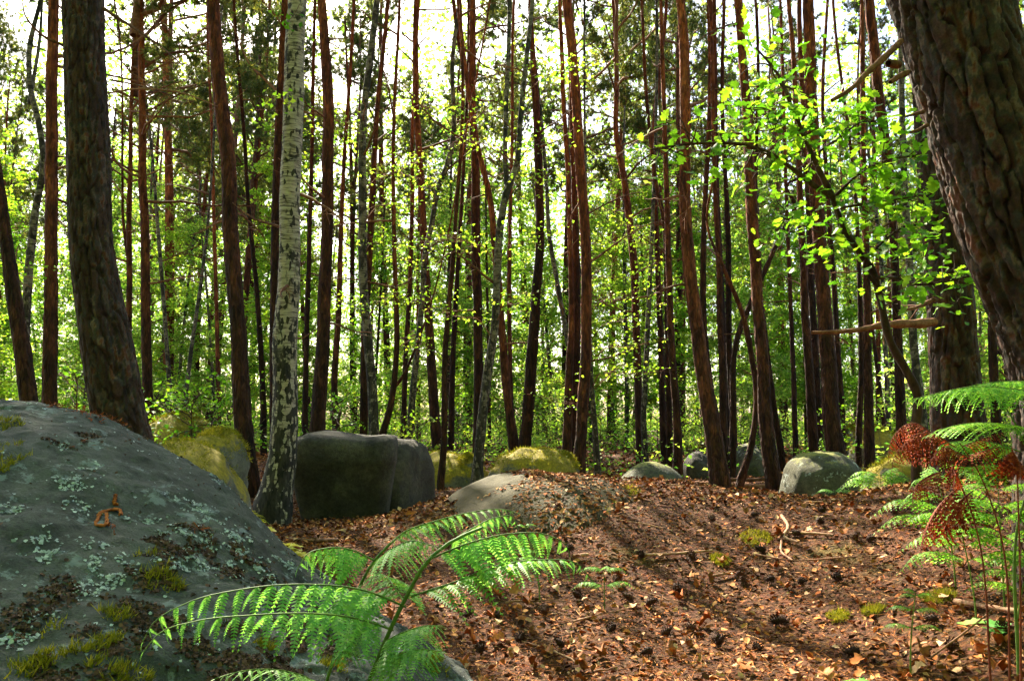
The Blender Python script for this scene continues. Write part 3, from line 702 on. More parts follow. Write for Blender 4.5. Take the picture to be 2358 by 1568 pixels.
# old pines with deep plated bark
def old_pine(name, label, Y, H, pts, cells, cellz, depth, nu, dv, seed, zmax, crownfrac=0.6):
    C = axis_from(pts, Y, H, seed); org = C[0, :3].copy(); org[2] = gz(org[0], org[1])
    t = thing(name, label, 'tree', org)
    n = 400; S = spline(C, n); P = S[:, :3]; r = S[:, 3]
    kz = int(np.argmin(np.abs(P[:, 2] - zmax))); pass
    # fine lower trunk
    nr = int(np.linalg.norm(np.diff(P[:kz + 1], axis=0), axis=1).sum() / dv)
    Pf = spline(S[:kz + 1:max(1, kz // 24)], nr); Pp, rf = Pf[:, :3], Pf[:, 3]
    T, A, B = frames(Pp); th = np.linspace(0, 2 * math.pi, nu, endpoint=False)
    arc = np.concatenate([[0], np.cumsum(np.linalg.norm(np.diff(Pp, axis=0), axis=1))])
    TH, AR = np.meshgrid(th, arc); rm = rf.mean()
    cyl = np.stack([np.cos(TH) * rm, np.sin(TH) * rm, AR * 0.45], -1)
    wu = 0.55 * fbm(cyl * 6, 3, seed) + 0.35 * fbm(cyl * 28, 3, seed + 1); wv = 0.6 * fbm(cyl * 8 + 5, 3, seed + 2) + 0.2 * fbm(cyl * 40, 2, seed + 3)
    u = TH / (2 * math.pi) * cells + wu; v = AR / cellz + wv
    f1, d, cr_ = worley(u, v, cells, seed)
    fl = np.stack([np.cos(TH) * rm, np.sin(TH) * rm, AR * 0.55], -1)
    g1, e, cr2 = worley(u * 2 + 0.5 * fbm(cyl * 40, 2, seed + 6), v * 3.1 + 3, cells * 2, seed + 20)
    crack = 1 - sstep(0.02, 0.12 + 0.06 * cr_, d)                       # long vertical furrows between the plates
    nz = fbm(fl * 26 + 3, 4, seed + 8); ter = np.floor((nz + 1) * 3.2) / 3.2 - 1      # flakes lifting in steps
    h = -depth * crack + depth * 0.22 * (cr_ - 0.5) + depth * 0.26 * ter + depth * 0.10 * (cr2 - 0.5) + depth * 0.30 * fbm(fl * 90, 3, seed + 15)
    big = 0.06 * rm * fbm(np.stack([np.cos(TH) * 1.3, np.sin(TH) * 1.3, AR * 2.2], -1), 2, seed + 12)
    rad = rf[:, None] + h + big
    V = Pp[:, None] + rad[..., None] * (np.cos(TH)[..., None] * A[:, None] + np.sin(TH)[..., None] * B[:, None])
    pal = np.array([(0.022, 0.013, 0.010), (0.042, 0.021, 0.014), (0.058, 0.027, 0.018), (0.045, 0.036, 0.03), (0.11, 0.07, 0.052), (0.10, 0.036, 0.018)])
    ci = (np.clip(0.5 + 0.9 * fbm(fl * 30 + 9, 3, seed + 30), 0, 0.999) * 5.99).astype(int); col = 0.8 * pal[ci] * (0.75 + 0.5 * cr_[..., None])
    obj('trunk', mesh('trunk', V.reshape(-1, 3) - org, grid_faces(len(Pp), nu, True), OLD, False, col=np.minimum(col, 1).reshape(-1, 3)), t)
    up = S[kz - 3:]
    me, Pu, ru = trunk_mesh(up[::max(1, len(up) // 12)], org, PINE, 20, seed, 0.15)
    obj('upper_trunk', me, t)
    place_crown(t, TOPCROWN[seed % 3], Pu, org, 0.35, 6.0, seed, sc=1.2)
    TREES.append((t, Pp, rf, org)); return t, Pp, rf, org

def own_branch(parent, org, pts, r0, r1, mat=None, name='branch', sub=0, seed=0, Y=None):
    """a branch traced through points (px, py, Y)"""
    C = spline(np.array([at(*p) for p in pts]), 26); rg = np.random.default_rng(seed); A = Acc()
    rr = np.linspace(r0, r1, 26) * (1 + 0.12 * rg.normal(size=26)); V, F = tube(C - org, rr, 9); A.add(V, F)
    for s in range(sub):
        k = int(rg.integers(6, 25)); d = unit(C[k] - C[k - 1] + rg.normal(size=3) * 0.7); T = limb_path(C[k] - org, d, rg.uniform(0.08, 0.3), 5, 0.05, 0.1, 0.15, rg)
        V, F = tube(T, np.linspace(r1 * 1.2, r1 * 0.4, 6), 5); A.add(V, F)
    return obj(name, A.build(name, mat or BRANCH, True), parent), C

# ---- the three great old pines
tl, Pl, rl, ol = old_pine('old_pine', 'great dark pine with plated bark behind the lichened boulder', 5.5, 15, [(191, 0, 99), (195, 150, 101), (203, 350, 104), (213, 588, 107), (222, 660, 111), (234, 730, 118), (250, 820, 126), (266, 914, 126), (282, 985, 124), (296, 1050, 130)], 20, 0.28, 0.020, 140, 0.013, 61, 5.2)
own_branch(tl, ol, [(238, 20, 5.45), (300, 60, 5.3), (360, 100, 5.2), (420, 150, 5.0)], 0.012, 0.004, sub=3, seed=1)
own_branch(tl, ol, [(145, 105, 5.45), (95, 80, 5.3), (60, 40, 5.2), (50, 0, 5.1)], 0.012, 0.004, sub=3, seed=2)
own_branch(tl, ol, [(250, 215, 5.4), (330, 205, 5.2), (420, 215, 5.1), (500, 245, 5.0)], 0.008, 0.003, sub=4, seed=3)
own_branch(tl, ol, [(255, 185, 5.4), (310, 195, 5.3), (380, 215, 5.1), (440, 235, 5.0)], 0.008, 0.003, sub=2, seed=4)
tm, Pm, rm_, om = old_pine('old_pine', 'great upright old pine with a long bare branch behind the oak sapling', 5.4, 15, [(2150, 300, 88), (2163, 450, 96), (2178, 600, 104), (2190, 720, 112), (2196, 830, 118), (2203, 930, 124), (2212, 1020, 140), (2218, 1100, 160)], 19, 0.34, 0.022, 120, 0.015, 62, 5.0)
own_branch(tm, om, [(2150, 742, 5.3), (2120, 745, 5.2), (2040, 748, 5.05), (1960, 762, 4.95), (1870, 766, 4.9)], 0.034, 0.010, sub=1, seed=5)
own_branch(tm, om, [(2150, 690, 5.3), (2110, 708, 5.2), (2070, 715, 5.1)], 0.016, 0.006, sub=2, seed=6)
own_branch(tm, om, [(2140, 640, 5.3), (2105, 665, 5.2), (2090, 690, 5.1)], 0.008, 0.003, sub=2, seed=7)
tr_, Pr_, rr_, orr = old_pine('old_pine', 'massive leaning old pine with deeply furrowed plated bark beside the ferns', 2.95, 12, [(2185, 0, 238), (2226, 150, 238), (2275, 306, 238), (2321, 460, 238), (2371, 612, 238), (2413, 710, 239), (2452, 830, 240), (2470, 900, 242), (2474, 1000, 248), (2480, 1150, 262)], 20, 0.40, 0.026, 230, 0.008, 63, 2.9)
own_branch(tr_, orr, [(2075, 95, 2.85), (2040, 130, 2.8), (2000, 165, 2.75), (1960, 205, 2.72), (1915, 232, 2.7)], 0.014, 0.007, sub=0, seed=8)
own_branch(tr_, orr, [(2070, 150, 2.85), (2045, 146, 2.8)], 0.014, 0.012, seed=9)
own_branch(tr_, orr, [(2090, 168, 2.85), (2068, 178, 2.8), (2050, 190, 2.78)], 0.013, 0.009, seed=10)
own_branch(tr_, orr, [(2125, 258, 2.85), (2100, 265, 2.8), (2085, 269, 2.78)], 0.008, 0.004, seed=11)
own_branch(tr_, orr, [(2135, 288, 2.85), (2112, 300, 2.8), (2095, 305, 2.78)], 0.008, 0.003, seed=12)

# ---- the trees one can tell apart
tree('pine_tree', 'dark pine leaning over the top of the lichened boulder', 'pine', 7.0, 12, [(-32, 260, 22), (-5, 400, 27), (15, 560, 32), (38, 730, 38), (65, 930, 46)], 4)
tree('pine_tree', 'straight dark pine between the leaning pine and the great plated pine', 'pine', 8.5, 14, [(124, 0, 26), (119, 250, 29), (118, 450, 31), (117, 650, 33), (115, 930, 38)], 9, bsz=(3, 6), blo=3, csc=1.4, frac=0.6)
tree('birch_tree', 'crooked pale banded birch behind the straight dark pine', 'birch', 10, 12, [(94, 0, 10), (68, 112, 13), (68, 187, 14), (90, 290, 15), (100, 375, 16), (82, 490, 18), (72, 560, 20), (64, 660, 22), (60, 740, 22), (62, 920, 24)], 2, forks=[[(96, 20, 6), (90, 100, 8), (76, 190, 10), (68, 240, 11)]])
tree('pine_tree', 'slim coppery pine with long spreading branches beside the great plated pine', 'pine', 12, 13, [(323, 0, 14), (326, 200, 17), (329, 400, 20), (333, 588, 22), (337, 760, 24), (341, 950, 26)], 30, blo=2.6, bsz=(4, 7), frac=0.42, csc=1.4)
tree('pine_tree', 'thin coppery forked pine against open sky by the great plated pine', 'pine', 13, 9.5, [(302, 260, 9), (300, 380, 11), (297, 480, 13), (298, 600, 14), (296, 740, 15), (300, 900, 16)], 14, csc=1.3, forks=[[(282, 420, 6), (283, 500, 7), (295, 590, 9)]], bsz=(3, 7), frac=0.5)
tree('pine_tree', 'reddish pine rising beside the mossy boulder with a rounded head', 'pine', 8.2, 14, [(490, 0, 30), (499, 112, 32), (508, 225, 34), (523, 375, 36), (535, 588, 37), (545, 726, 38), (553, 914, 42), (568, 1070, 48), (574, 1125, 56)], 6, bsz=(0, 3), csc=1.5, frac=0.6)  # crown above the frame made fuller to keep sun off the large boulder
tree('pine_tree', 'orange barked pine directly behind the thick white birch', 'pine', 12, 14, [(657, 0, 16), (648, 190, 18), (638, 375, 19), (632, 588, 20), (631, 800, 21), (634, 1000, 24)], 8, bsz=(2, 6), csc=1.5, frac=0.6)  # unseen crown widened likewise, to shade the large boulder
tbig = tree('birch_tree', 'thick white birch with black fissured foot beside the sandstone block', 'birch', 7.0, 13, [(687, 0, 44), (679, 150, 46), (671, 300, 47), (666, 450, 48), (666, 588, 49), (667, 651, 52), (660, 801, 58), (655, 951, 60), (648, 1063, 68), (640, 1120, 78), (634, 1165, 92)], 6, bsz=(2, 5))
tree('pine_tree', 'dark straight pine standing just behind the sandstone block', 'pine', 10, 14, [(741, 0, 20), (750, 112, 23), (757, 225, 26), (755, 375, 27), (752, 588, 29), (746, 726, 31), (740, 839, 33), (733, 989, 38), (730, 1040, 42)], 9, bsz=(1, 5))
tree('birch_tree', 'mottled birch with a bend behind the sandstone block', 'birch', 11.5, 13, [(868, 0, 14), (850, 150, 16), (836, 300, 17), (836, 450, 19), (835, 588, 20), (837, 680, 21), (847, 780, 22), (856, 860, 22), (861, 1010, 25)], 5, bsz=(3, 5), csc=0.85)
tree('pine_tree', 'dark pine foot hidden behind the bent mottled birch', 'pine', 12.5, 13, [(866, 300, 12), (858, 450, 14), (850, 600, 16), (842, 760, 18), (838, 1000, 20)], 6)
tree('pine_tree', 'slender knotty pine behind the leaning slab', 'pine', 14, 14, [(958, 0, 11), (957, 120, 14), (958, 225, 15), (967, 375, 16), (977, 588, 18), (987, 726, 20), (997, 914, 23), (1006, 1035, 26)], 12, bsz=(3, 6))
tree('birch_tree', 'slim crooked birch with white foot behind the leaning slab', 'birch', 13, 12, [(1058, 0, 9), (1043, 130, 10), (1041, 330, 11), (1031, 375, 12), (1010, 431, 12), (992, 525, 12), (981, 576, 13), (973, 689, 13), (962, 801, 14), (950, 914, 16), (945, 1010, 19)], 6, bsz=(3, 5), csc=0.85)
tree('pine_tree', 'dark pine with two crowning stems behind the flat mossy rock', 'pine', 13, 14, [(1087, 0, 13), (1087, 112, 16), (1087, 225, 18), (1094, 375, 20), (1096, 588, 21), (1099, 726, 22), (1102, 914, 23), (1101, 1020, 26)], 8, forks=[[(1044, 0, 9), (1056, 90, 10), (1070, 160, 11), (1082, 220, 12)]], bsz=(2, 6))
tree('pine_tree', 'leaning slender pine behind the forked birch', 'pine', 12.5, 12, [(1100, 330, 12), (1110, 375, 13), (1128, 450, 14), (1140, 560, 15), (1147, 640, 17), (1156, 760, 19), (1165, 880, 20), (1175, 960, 22), (1186, 1042, 26)], 5)
tree('birch_tree', 'forked birch with black foot standing before the humped mossy boulder', 'birch', 10, 12, [(1226, 0, 10), (1215, 112, 11), (1200, 262, 12), (1185, 393, 14), (1168, 438, 16), (1151, 525, 17), (1147, 590, 18), (1145, 651, 18), (1138, 764, 19), (1126, 839, 21), (1117, 914, 22), (1108, 989, 23), (1102, 1063, 24), (1102, 1116, 32)], 4, forks=[[(1173, 0, 9), (1172, 112, 10), (1165, 262, 10), (1164, 380, 11), (1168, 430, 13)]], bsz=(3, 5), csc=0.8)
tree('pine_tree', 'dark pine widening towards its foot beyond the humped mossy boulder', 'pine', 12, 14, [(1222, 0, 12), (1226, 112, 13), (1233, 225, 16), (1241, 375, 19), (1240, 588, 21), (1235, 651, 22), (1224, 839, 27), (1213, 989, 28), (1208, 1038, 32)], 10, bsz=(1, 5))
tree('pine_tree', 'stoutest stem of the triple red pines by the small mossy boulder', 'pine', 11, 15, [(1305, 0, 22), (1316, 112, 22), (1325, 225, 22), (1336, 375, 23), (1349, 588, 24), (1349, 726, 25), (1343, 914, 27), (1333, 1063, 31), (1330, 1090, 36)], 9, bsz=(2, 6))
tree('pine_tree', 'thin bright red outer stem of the triple pines', 'pine', 11.8, 14, [(1288, 0, 8), (1293, 112, 10), (1297, 225, 11), (1306, 375, 11), (1313, 588, 12), (1316, 726, 14), (1310, 914, 20), (1305, 1045, 24)], 5)
tree('pine_tree', 'middle stem of the triple pines half hidden by the stoutest', 'pine', 12.0, 14, [(1313, 150, 10), (1318, 300, 13), (1322, 450, 15), (1326, 588, 17), (1328, 726, 18), (1326, 914, 20), (1320, 1050, 24)], 4)
tree('birch_tree', 'thin leaning birch crossing behind the red triple pines', 'birch', 14, 11, [(1250, 320, 8), (1258, 420, 9), (1265, 540, 10), (1287, 670, 11), (1305, 770, 11), (1322, 900, 12), (1330, 1010, 12)], 5, bsz=(3, 5))
tree('birch_tree', 'thin grey birch foot between the triple pines and domed rock', 'birch', 11.5, 9, [(1352, 600, 8), (1356, 700, 10), (1359, 820, 12), (1366, 950, 13), (1376, 1085, 16)], 3)
tree('pine_tree', 'thin brown pine standing in front of the flat mossy rock', 'pine', 9.9, 11, [(1062, 330, 8), (1052, 470, 9), (1046, 560, 10), (1035, 689, 12), (1026, 801, 13), (1023, 914, 14), (1021, 1026, 15), (1015, 1122, 18)], 4, bsz=(3, 5))
tree('pine_tree', 'bent pine with a wide fan of upper limbs behind the domed olive rock', 'pine', 15, 13, [(1420, 150, 10), (1421, 328, 13), (1438, 415, 15), (1449, 503, 17), (1460, 635, 18), (1466, 780, 18), (1470, 900, 19), (1473, 1050, 21)], 18, bsz=(4, 7), frac=0.45, csc=0.85)
tree('pine_tree', 'slim straight dark pine just beyond the domed olive rock', 'pine', 12, 13, [(1522, 0, 8), (1525, 131, 10), (1530, 262, 11), (1534, 394, 12), (1538, 525, 14), (1541, 656, 15), (1547, 823, 17), (1557, 945, 19), (1562, 1080, 24)], 9, bsz=(1, 5))
tree('pine_tree', 'leaning dark pine standing on the slope of the mound', 'pine', 9.2, 14, [(1567, 0, 20), (1573, 90, 23), (1576, 250, 25), (1578, 437, 26), (1584, 560, 29), (1600, 701, 32), (1615, 823, 35), (1632, 945, 39), (1648, 1060, 45), (1657, 1130, 54)], 7, bsz=(0, 4))
tree('pine_tree', 'thin red pine bowed outwards in the cluster of slim stems', 'pine', 13.2, 14, [(1632, 0, 9), (1635, 175, 10), (1632, 306, 11), (1625, 437, 12), (1619, 612, 14), (1622, 760, 15), (1640, 950, 17), (1650, 1060, 20)], 7)
tree('pine_tree', 'thin red pine rising straight from the cluster of slim stems', 'pine', 13.6, 14, [(1645, 0, 10), (1647, 219, 12), (1650, 400, 12), (1656, 568, 13), (1662, 701, 15), (1668, 863, 16), (1672, 1040, 20)], 7)
tree('pine_tree', 'dark stem in the cluster behind the leaning mound pine', 'pine', 12.8, 13, [(1648, 470, 12), (1655, 600, 14), (1660, 760, 16), (1664, 900, 18), (1668, 1055, 22)], 4)
tree('pine_tree', 'coppery stem with dark foot at the edge of the slim cluster', 'pine', 13.4, 14, [(1665, 300, 10), (1672, 430, 11), (1677, 539, 13), (1679, 782, 15), (1686, 945, 17), (1688, 1060, 21)], 5)
tree('pine_tree', 'red barked pine above the fallen thin logs', 'pine', 9.6, 14, [(1701, 0, 20), (1708, 90, 20), (1714, 175, 21), (1724, 350, 24), (1733, 525, 27), (1738, 590, 27), (1744, 701, 27), (1757, 863, 31), (1770, 1026, 36), (1782, 1127, 42)], 8, bsz=(0, 4))
tree('crooked_pine', 'bare crooked stem bowing against the red pine above the logs', 'pine', 9.9, 4, [(1714, 734, 12), (1720, 760, 13), (1731, 823, 14), (1742, 904, 15), (1738, 970, 15), (1728, 1030, 16), (1703, 1118, 20)], 2, crown=0, bsz=(0, 2), blo=1.0)
tree('pine_tree', 'thin dark pine close behind the red pine above the logs', 'pine', 13, 12, [(1742, 560, 10), (1752, 700, 11), (1763, 790, 13), (1780, 920, 14), (1799, 1045, 18)], 4)
tree('dead_pole', 'bare broken trunk slanting steeply between two pines', 'pine', 11.8, 4.9, [(1831, 473, 10), (1812, 515, 11), (1790, 560, 11), (1770, 605, 12), (1753, 640, 13), (1725, 705, 14), (1700, 770, 14), (1690, 1000, 15)], 0, crown=0)
tree('pine_tree', 'tall straight dark pine directly behind the greenish rounded boulder', 'pine', 10.4, 15, [(1862, 0, 26), (1866, 110, 27), (1868, 219, 28), (1873, 350, 30), (1885, 525, 33), (1890, 600, 33), (1898, 701, 35), (1911, 863, 40), (1921, 1006, 43), (1928, 1050, 48)], 8, bsz=(1, 5))
tree('pine_tree', 'slimmer pine just beside the tall straight dark pine', 'pine', 12.8, 14, [(1815, 0, 10), (1823, 88, 11), (1836, 306, 13), (1843, 450, 15), (1847, 560, 17), (1858, 782, 20), (1872, 1026, 25)], 8)
tree('pine_tree', 'grey shaded pine hidden behind the tall straight dark pine', 'pine', 15, 14, [(1862, 480, 15), (1866, 600, 17), (1872, 740, 18), (1880, 860, 19), (1885, 1010, 22)], 3)
tree('pine_tree', 'slim red pine leaning behind the bare branch of the old pine', 'pine', 14, 13, [(1895, 250, 9), (1908, 480, 11), (1913, 560, 12), (1923, 701, 13), (1933, 863, 15), (1940, 1000, 17)], 6)
tree('pine_tree', 'slim straight pine with foot in open litter behind the red ferns', 'pine', 11, 13, [(1984, 0, 9), (1986, 200, 12), (1989, 380, 14), (1994, 600, 17), (1998, 800, 20), (2001, 950, 23), (2004, 1076, 28)], 6)
tree('pine_tree', 'thin dark pine beside the tilted mossy boulder', 'pine', 12.8, 12, [(1972, 480, 9), (1978, 620, 11), (1982, 742, 13), (1982, 900, 14), (1977, 1045, 17)], 4)
tree('pine_tree', 'dark pine behind the oak leaves leaning towards the massive pine', 'pine', 11.2, 14, [(2000, 0, 24), (2012, 110, 25), (2024, 219, 25), (2043, 350, 24), (2056, 520, 22), (2065, 700, 21), (2075, 970, 26)], 8, bsz=(2, 6))
tree('birch_tree', 'blotched birch between the oak sapling stem and the great upright pine', 'birch', 10, 11, [(2085, 480, 17), (2092, 580, 18), (2098, 660, 19), (2104, 782, 20), (2115, 890, 21), (2125, 990, 25)], 3)
tree('pine_tree', 'thin slanting dark stem in the sunlit clearing', 'pine', 15, 11, [(2000, 640, 7), (2008, 750, 8), (2016, 820, 9), (2028, 920, 10), (2036, 985, 11)], 2)
tree('birch_tree', 'thin upright mottled stem in the sunlit clearing', 'birch', 15.5, 11, [(2030, 620, 9), (2036, 740, 10), (2040, 823, 11), (2046, 970, 13)], 2)
tree('pine_tree', 'dark brown pine glimpsed between the great upright and massive leaning pines', 'pine', 8.4, 12, [(2272, 500, 20), (2280, 640, 21), (2287, 780, 22), (2290, 900, 24), (2292, 1000, 26)], 2)
tree('birch_tree', 'slim grey birch leaning behind the coppery spreading pine', 'birch', 15, 11, [(352, 380, 7), (360, 480, 8), (366, 560, 9), (376, 680, 10), (384, 800, 10), (391, 910, 12)], 6, bsz=(3, 5))
tree('birch_tree', 'thin birch slanting the other way above the oak seedlings', 'birch', 17, 12, [(486, 420, 6), (476, 540, 7), (464, 640, 8), (450, 740, 9), (436, 840, 10), (428, 910, 11)], 8, bsz=(3, 5))
tree('pine_tree', 'thin bright red pine above the oak seedlings by the mossy boulder', 'pine', 18, 14, [(488, 300, 7), (492, 450, 8), (495, 600, 9), (499, 750, 10), (502, 880, 11), (504, 1000, 12)], 10, bsz=(4, 7))
tree('pine_tree', 'dark stem seen between the reddish pine and the thick birch', 'pine', 13, 12, [(565, 350, 9), (572, 480, 10), (588, 640, 11), (598, 770, 13), (604, 900, 14), (607, 1030, 16)], 7)
tree('pine_tree', 'bent thin red pine with a low fork behind the sandstone block', 'pine', 12.3, 12, [(905, 380, 9), (907, 540, 10), (911, 700, 12), (913, 800, 13), (908, 880, 14), (896, 950, 16), (878, 1015, 18)], 8, forks=[[(965, 780, 5), (945, 830, 6), (925, 870, 7), (910, 890, 8)]], bsz=(3, 5))
tree('pine_tree', 'thin red upright pine beside the bent red pine', 'pine', 14.5, 13, [(950, 300, 8), (948, 540, 10), (940, 720, 11), (932, 860, 12), (928, 1020, 15)], 8)
tree('pine_tree', 'reddish pine glimpsed behind the thin brown pine', 'pine', 15, 13, [(1055, 600, 10), (1048, 720, 12), (1042, 850, 13), (1037, 1035, 16)], 6)
tree('pine_tree', 'thin bright red pine between two dark pines above the forked birch', 'pine', 16, 14, [(1178, 400, 8), (1174, 540, 9), (1172, 680, 10), (1174, 800, 10), (1180, 1000, 13)], 10, bsz=(3, 6))
tree('pine_tree', 'dark pine foot just behind the dark straight pine by the block', 'pine', 14, 13, [(790, 420, 10), (784, 600, 12), (778, 760, 14), (770, 900, 16), (772, 1000, 18)], 5)
tree('pine_tree', 'reddish slim pine between the thick birch and the dark straight pine', 'pine', 15, 13, [(718, 350, 9), (714, 500, 10), (708, 700, 12), (704, 850, 13), (702, 1010, 15)], 6)
tree('pine_tree', 'dark slender pine behind the slim dark pine and domed rock', 'pine', 14.5, 13, [(1505, 350, 10), (1512, 550, 12), (1518, 700, 13), (1524, 860, 14), (1530, 1030, 17)], 8)
tree('birch_tree', 'pale mottled birch beyond the domed olive rock', 'birch', 14, 11, [(1497, 640, 10), (1492, 760, 12), (1486, 880, 13), (1482, 980, 14), (1487, 1060, 16)], 4)
tree('pine_tree', 'red stem twisted at mid height behind the leaning mound pine', 'pine', 14, 13, [(1500, 340, 9), (1510, 420, 10), (1528, 500, 11), (1535, 590, 12), (1536, 720, 13), (1540, 900, 14), (1542, 1040, 16)], 8)
tree('pine_tree', 'thin red pine standing far behind the bare slanting trunk', 'pine', 16, 14, [(1805, 250, 8), (1812, 480, 9), (1818, 640, 10), (1824, 800, 11), (1832, 1010, 14)], 8)

# ------------------------------------------------------------------ trees deeper in the wood
def straight_trunk(seed, H, r, mat, lean, limbs):
    rg = np.random.default_rng(seed); z = np.linspace(-0.2, H, 26)
    C = np.c_[lean * z * 0.12 + 0.06 * np.sin(z * 0.5 + seed), 0.05 * np.sin(z * 0.4 + 2 * seed), z]; rr = r * (1 - 0.8 * (z / H)) + 0.01; rr[0] *= 1.25
    A = Acc(); V, F = tube(C, rr, 9); A.add(V, F)
    for i in range(limbs):
        zz = rg.uniform(0.15, 0.6) * H; a = rg.uniform(0, 6.28); k = int(zz / H * 25)
        P = limb_path(C[k], (math.cos(a), math.sin(a), rg.uniform(-0.1, 0.4)), rg.uniform(0.4, 1.6), 5, 0.2, 0.2, 0.1, rg); V, F = tube(P, np.linspace(0.016, 0.004, 6), 4); A.add(V, F)
    return A.build('trunk', mat, True), C
FARP = [straight_trunk(400 + i, 12.5 + i, 0.09 + 0.012 * (i % 3), PINE, (-1, -0.4, 0.3, 0.8, -0.2)[i] * 0.5, 16) for i in range(5)]
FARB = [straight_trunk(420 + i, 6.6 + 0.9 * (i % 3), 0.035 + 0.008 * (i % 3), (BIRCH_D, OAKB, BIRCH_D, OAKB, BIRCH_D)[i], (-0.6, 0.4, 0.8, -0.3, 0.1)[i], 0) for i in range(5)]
taken = [(p[3][0], p[3][1]) for p in TREES]
def free(x, y, d):
    return all((x - a) ** 2 + (y - b) ** 2 > d * d for a, b in taken)
def spread(n, y0, y1, half, dmin, pw):
    out = []; tries = 0
    while len(out) < n and tries < n * 60:
        tries += 1; y = y0 + (y1 - y0) * R.random() ** pw; x = R.uniform(-half, half) * y
        if free(x, y, dmin): taken.append((x, y)); out.append((x, y))
    return out
for i, (x, y) in enumerate(spread(88, 23, 66, 0.74, 1.0, 0.85)):
    k = R.randrange(5); me, C = FARP[k]; s = R.uniform(0.85, 1.5)
    lab = ('low slender reddish pine with a bare lower trunk deep in the wood' if s < 1.05 else 'tall slender reddish pine with a bare lower trunk deep in the wood' if s > 1.28 else 'middling slender reddish pine with a bare lower trunk deep in the wood')
    t = thing('far_pine', lab, 'tree', (x, y, gz(x, y)), ('low' if s < 1.05 else 'tall' if s > 1.28 else 'middling') + ' slender pines deep in the wood')
    t.rotation_euler = (R.gauss(0, 0.02), R.gauss(0, 0.03), R.uniform(0, 6.28)); t.scale = (s, s, s)
    obj('trunk', me, t)
    H = C[-1, 2]; c = obj('crown', PCROWN[R.randrange(6)], t, (C[11, 0], C[11, 1], C[11, 2])); c.scale = (1.15, 1.15, (H - C[11, 2]) / 6.0)
    c.rotation_euler[2] = R.uniform(0, 6.28)
for i, (x, y) in enumerate(spread(130, 15.5, 54, 0.72, 0.7, 0.9)):
    k = R.randrange(5); me, C = FARB[k]; s = R.uniform(0.75, 1.5)
    kd = 'mottled young birch' if k in (0, 2, 4) else 'brown stemmed young oak'; sz = 'tall slim ' if s > 1.12 else 'low slim '
    t = thing('young_tree', sz + kd + ' with lime green leaf sprays deep in the wood', 'tree', (x, y, gz(x, y)), sz + kd + ' trees deep in the wood')
    t.rotation_euler = (R.gauss(0, 0.03), R.gauss(0, 0.04), R.uniform(0, 6.28)); t.scale = (s, s, s)
    obj('trunk', me, t); c = obj('crown', YCROWN[k], t)
# ------------------------------------------------------------------ low seedlings between the trunks
SEED = [leafy_crown(500 + i, 0.18, 0.75 + 0.15 * i, 0.45, 16, (L_BIRCH, L_OAK, L_FAR)[i], 0.055, 8, 6, OAKB, 0.2, 0.3, 0.1) for i in range(3)]
for i, (x, y) in enumerate(spread(110, 11.5, 34, 0.70, 0.4, 1.1)):
    k = R.randrange(3); s = R.uniform(0.7, 1.5)
    sh = ('yellow green', 'deep green', 'pale green')[k]
    o = thing('seedling', 'knee high ' + sh + ' leafy seedling growing between the far trunks', 'seedling', (x, y, gz(x, y)), sh + ' seedlings between the far trunks')
    o.rotation_euler[2] = R.uniform(0, 6.28); o.scale = (s, s, s)
    obj('foliage', SEED[k], o)
    V, F = tube(np.array([[0, 0, -0.05], [0.01, 0, 0.3], [0, 0.01, 0.75]]), [0.008, 0.006, 0.003], 5)
    if i == 0: STEMME = mesh('stem', V, F, OAKB, True)
    obj('stem', STEMME, o)
# leafy ground cover and the closed far edge of the wood
def leafmass(name, label, cat, P, L, mat, seed):
    rg = np.random.default_rng(seed); n = len(P); D = rg.normal(size=(n, 3)) * np.array([1, 1, 0.5]); N = np.array([0, 0, 1.0]) + rg.normal(size=(n, 3)) * 0.7
    V, F = leaf_quads(P, D, N, L, L * rg.uniform(0.55, 0.9, n)); return tag(obj(name, mesh(name, V, F, mat)), label, cat, kind='stuff')
rg = np.random.default_rng(31)
n = 130000; y = 11 + 44 * rg.random(n) ** 0.75; x = rg.uniform(-0.74, 0.74, n) * y; m = fbm(np.c_[x, y, 0 * x] * 0.55, 3, 41) + 0.25 * sstep(14, 30, y)
k = m > 0.10; x, y, m = x[k], y[k], m[k]; z = ground_z(x, y) + rg.random(len(x)) ** 1.5 * (0.25 + 1.0 * np.clip(m, 0, 1))
leafmass('undergrowth', 'low sunlit leafy undergrowth covering the floor between the far trunks', 'undergrowth', np.c_[x, y, z], rg.uniform(0.04, 0.075, len(x)) * (0.8 + y / 40), L_FAR, 32)
n = 500000; y = 32 + 60 * rg.random(n) ** 0.8; x = rg.uniform(-0.8, 0.8, n) * y; z = rg.random(n) * (12 + 0.30 * y); m = fbm(np.c_[x * 0.3, y * 0.2, z * 0.4], 4, 45)
k = m + 0.50 - 0.016 * z > rg.random(n) * 0.85; x, y, z = x[k], y[k], z[k]
leafmass('far_woodland', 'green mass of foliage closing off the far edge of the wood', 'woodland', np.c_[x, y, z + ground_z(x, y)], rg.uniform(0.10, 0.20, len(x)) * (0.5 + y / 70) * (1 + 0.9 * sstep(6, 16, z)), L_FAR, 33)
n = 45000; a = rg.uniform(math.radians(165), math.radians(375), n); q = 6 + 22 * rg.random(n); x = q * np.cos(a); y = q * np.sin(a); z = 0.3 + rg.random(n) * 20; m = fbm(np.c_[x * 0.3, y * 0.3, z * 0.3], 3, 47)
k = (m > -0.3) & (np.abs(x) + y * 0 > -1) & ~((y > 0) & (np.abs(x) < 0.8 * y + 2)); x, y, z = x[k], y[k], z[k]
leafmass('unseen_shade_wood', 'unseen leafy wood behind the camera, added to shade the trunk fronts', 'woodland', np.c_[x, y, z + ground_z(x, y)], rg.uniform(0.3, 0.65, len(x)), L_FAR, 34)  # out-of-view leaf mass, added to cut the skylight coming from behind the camera
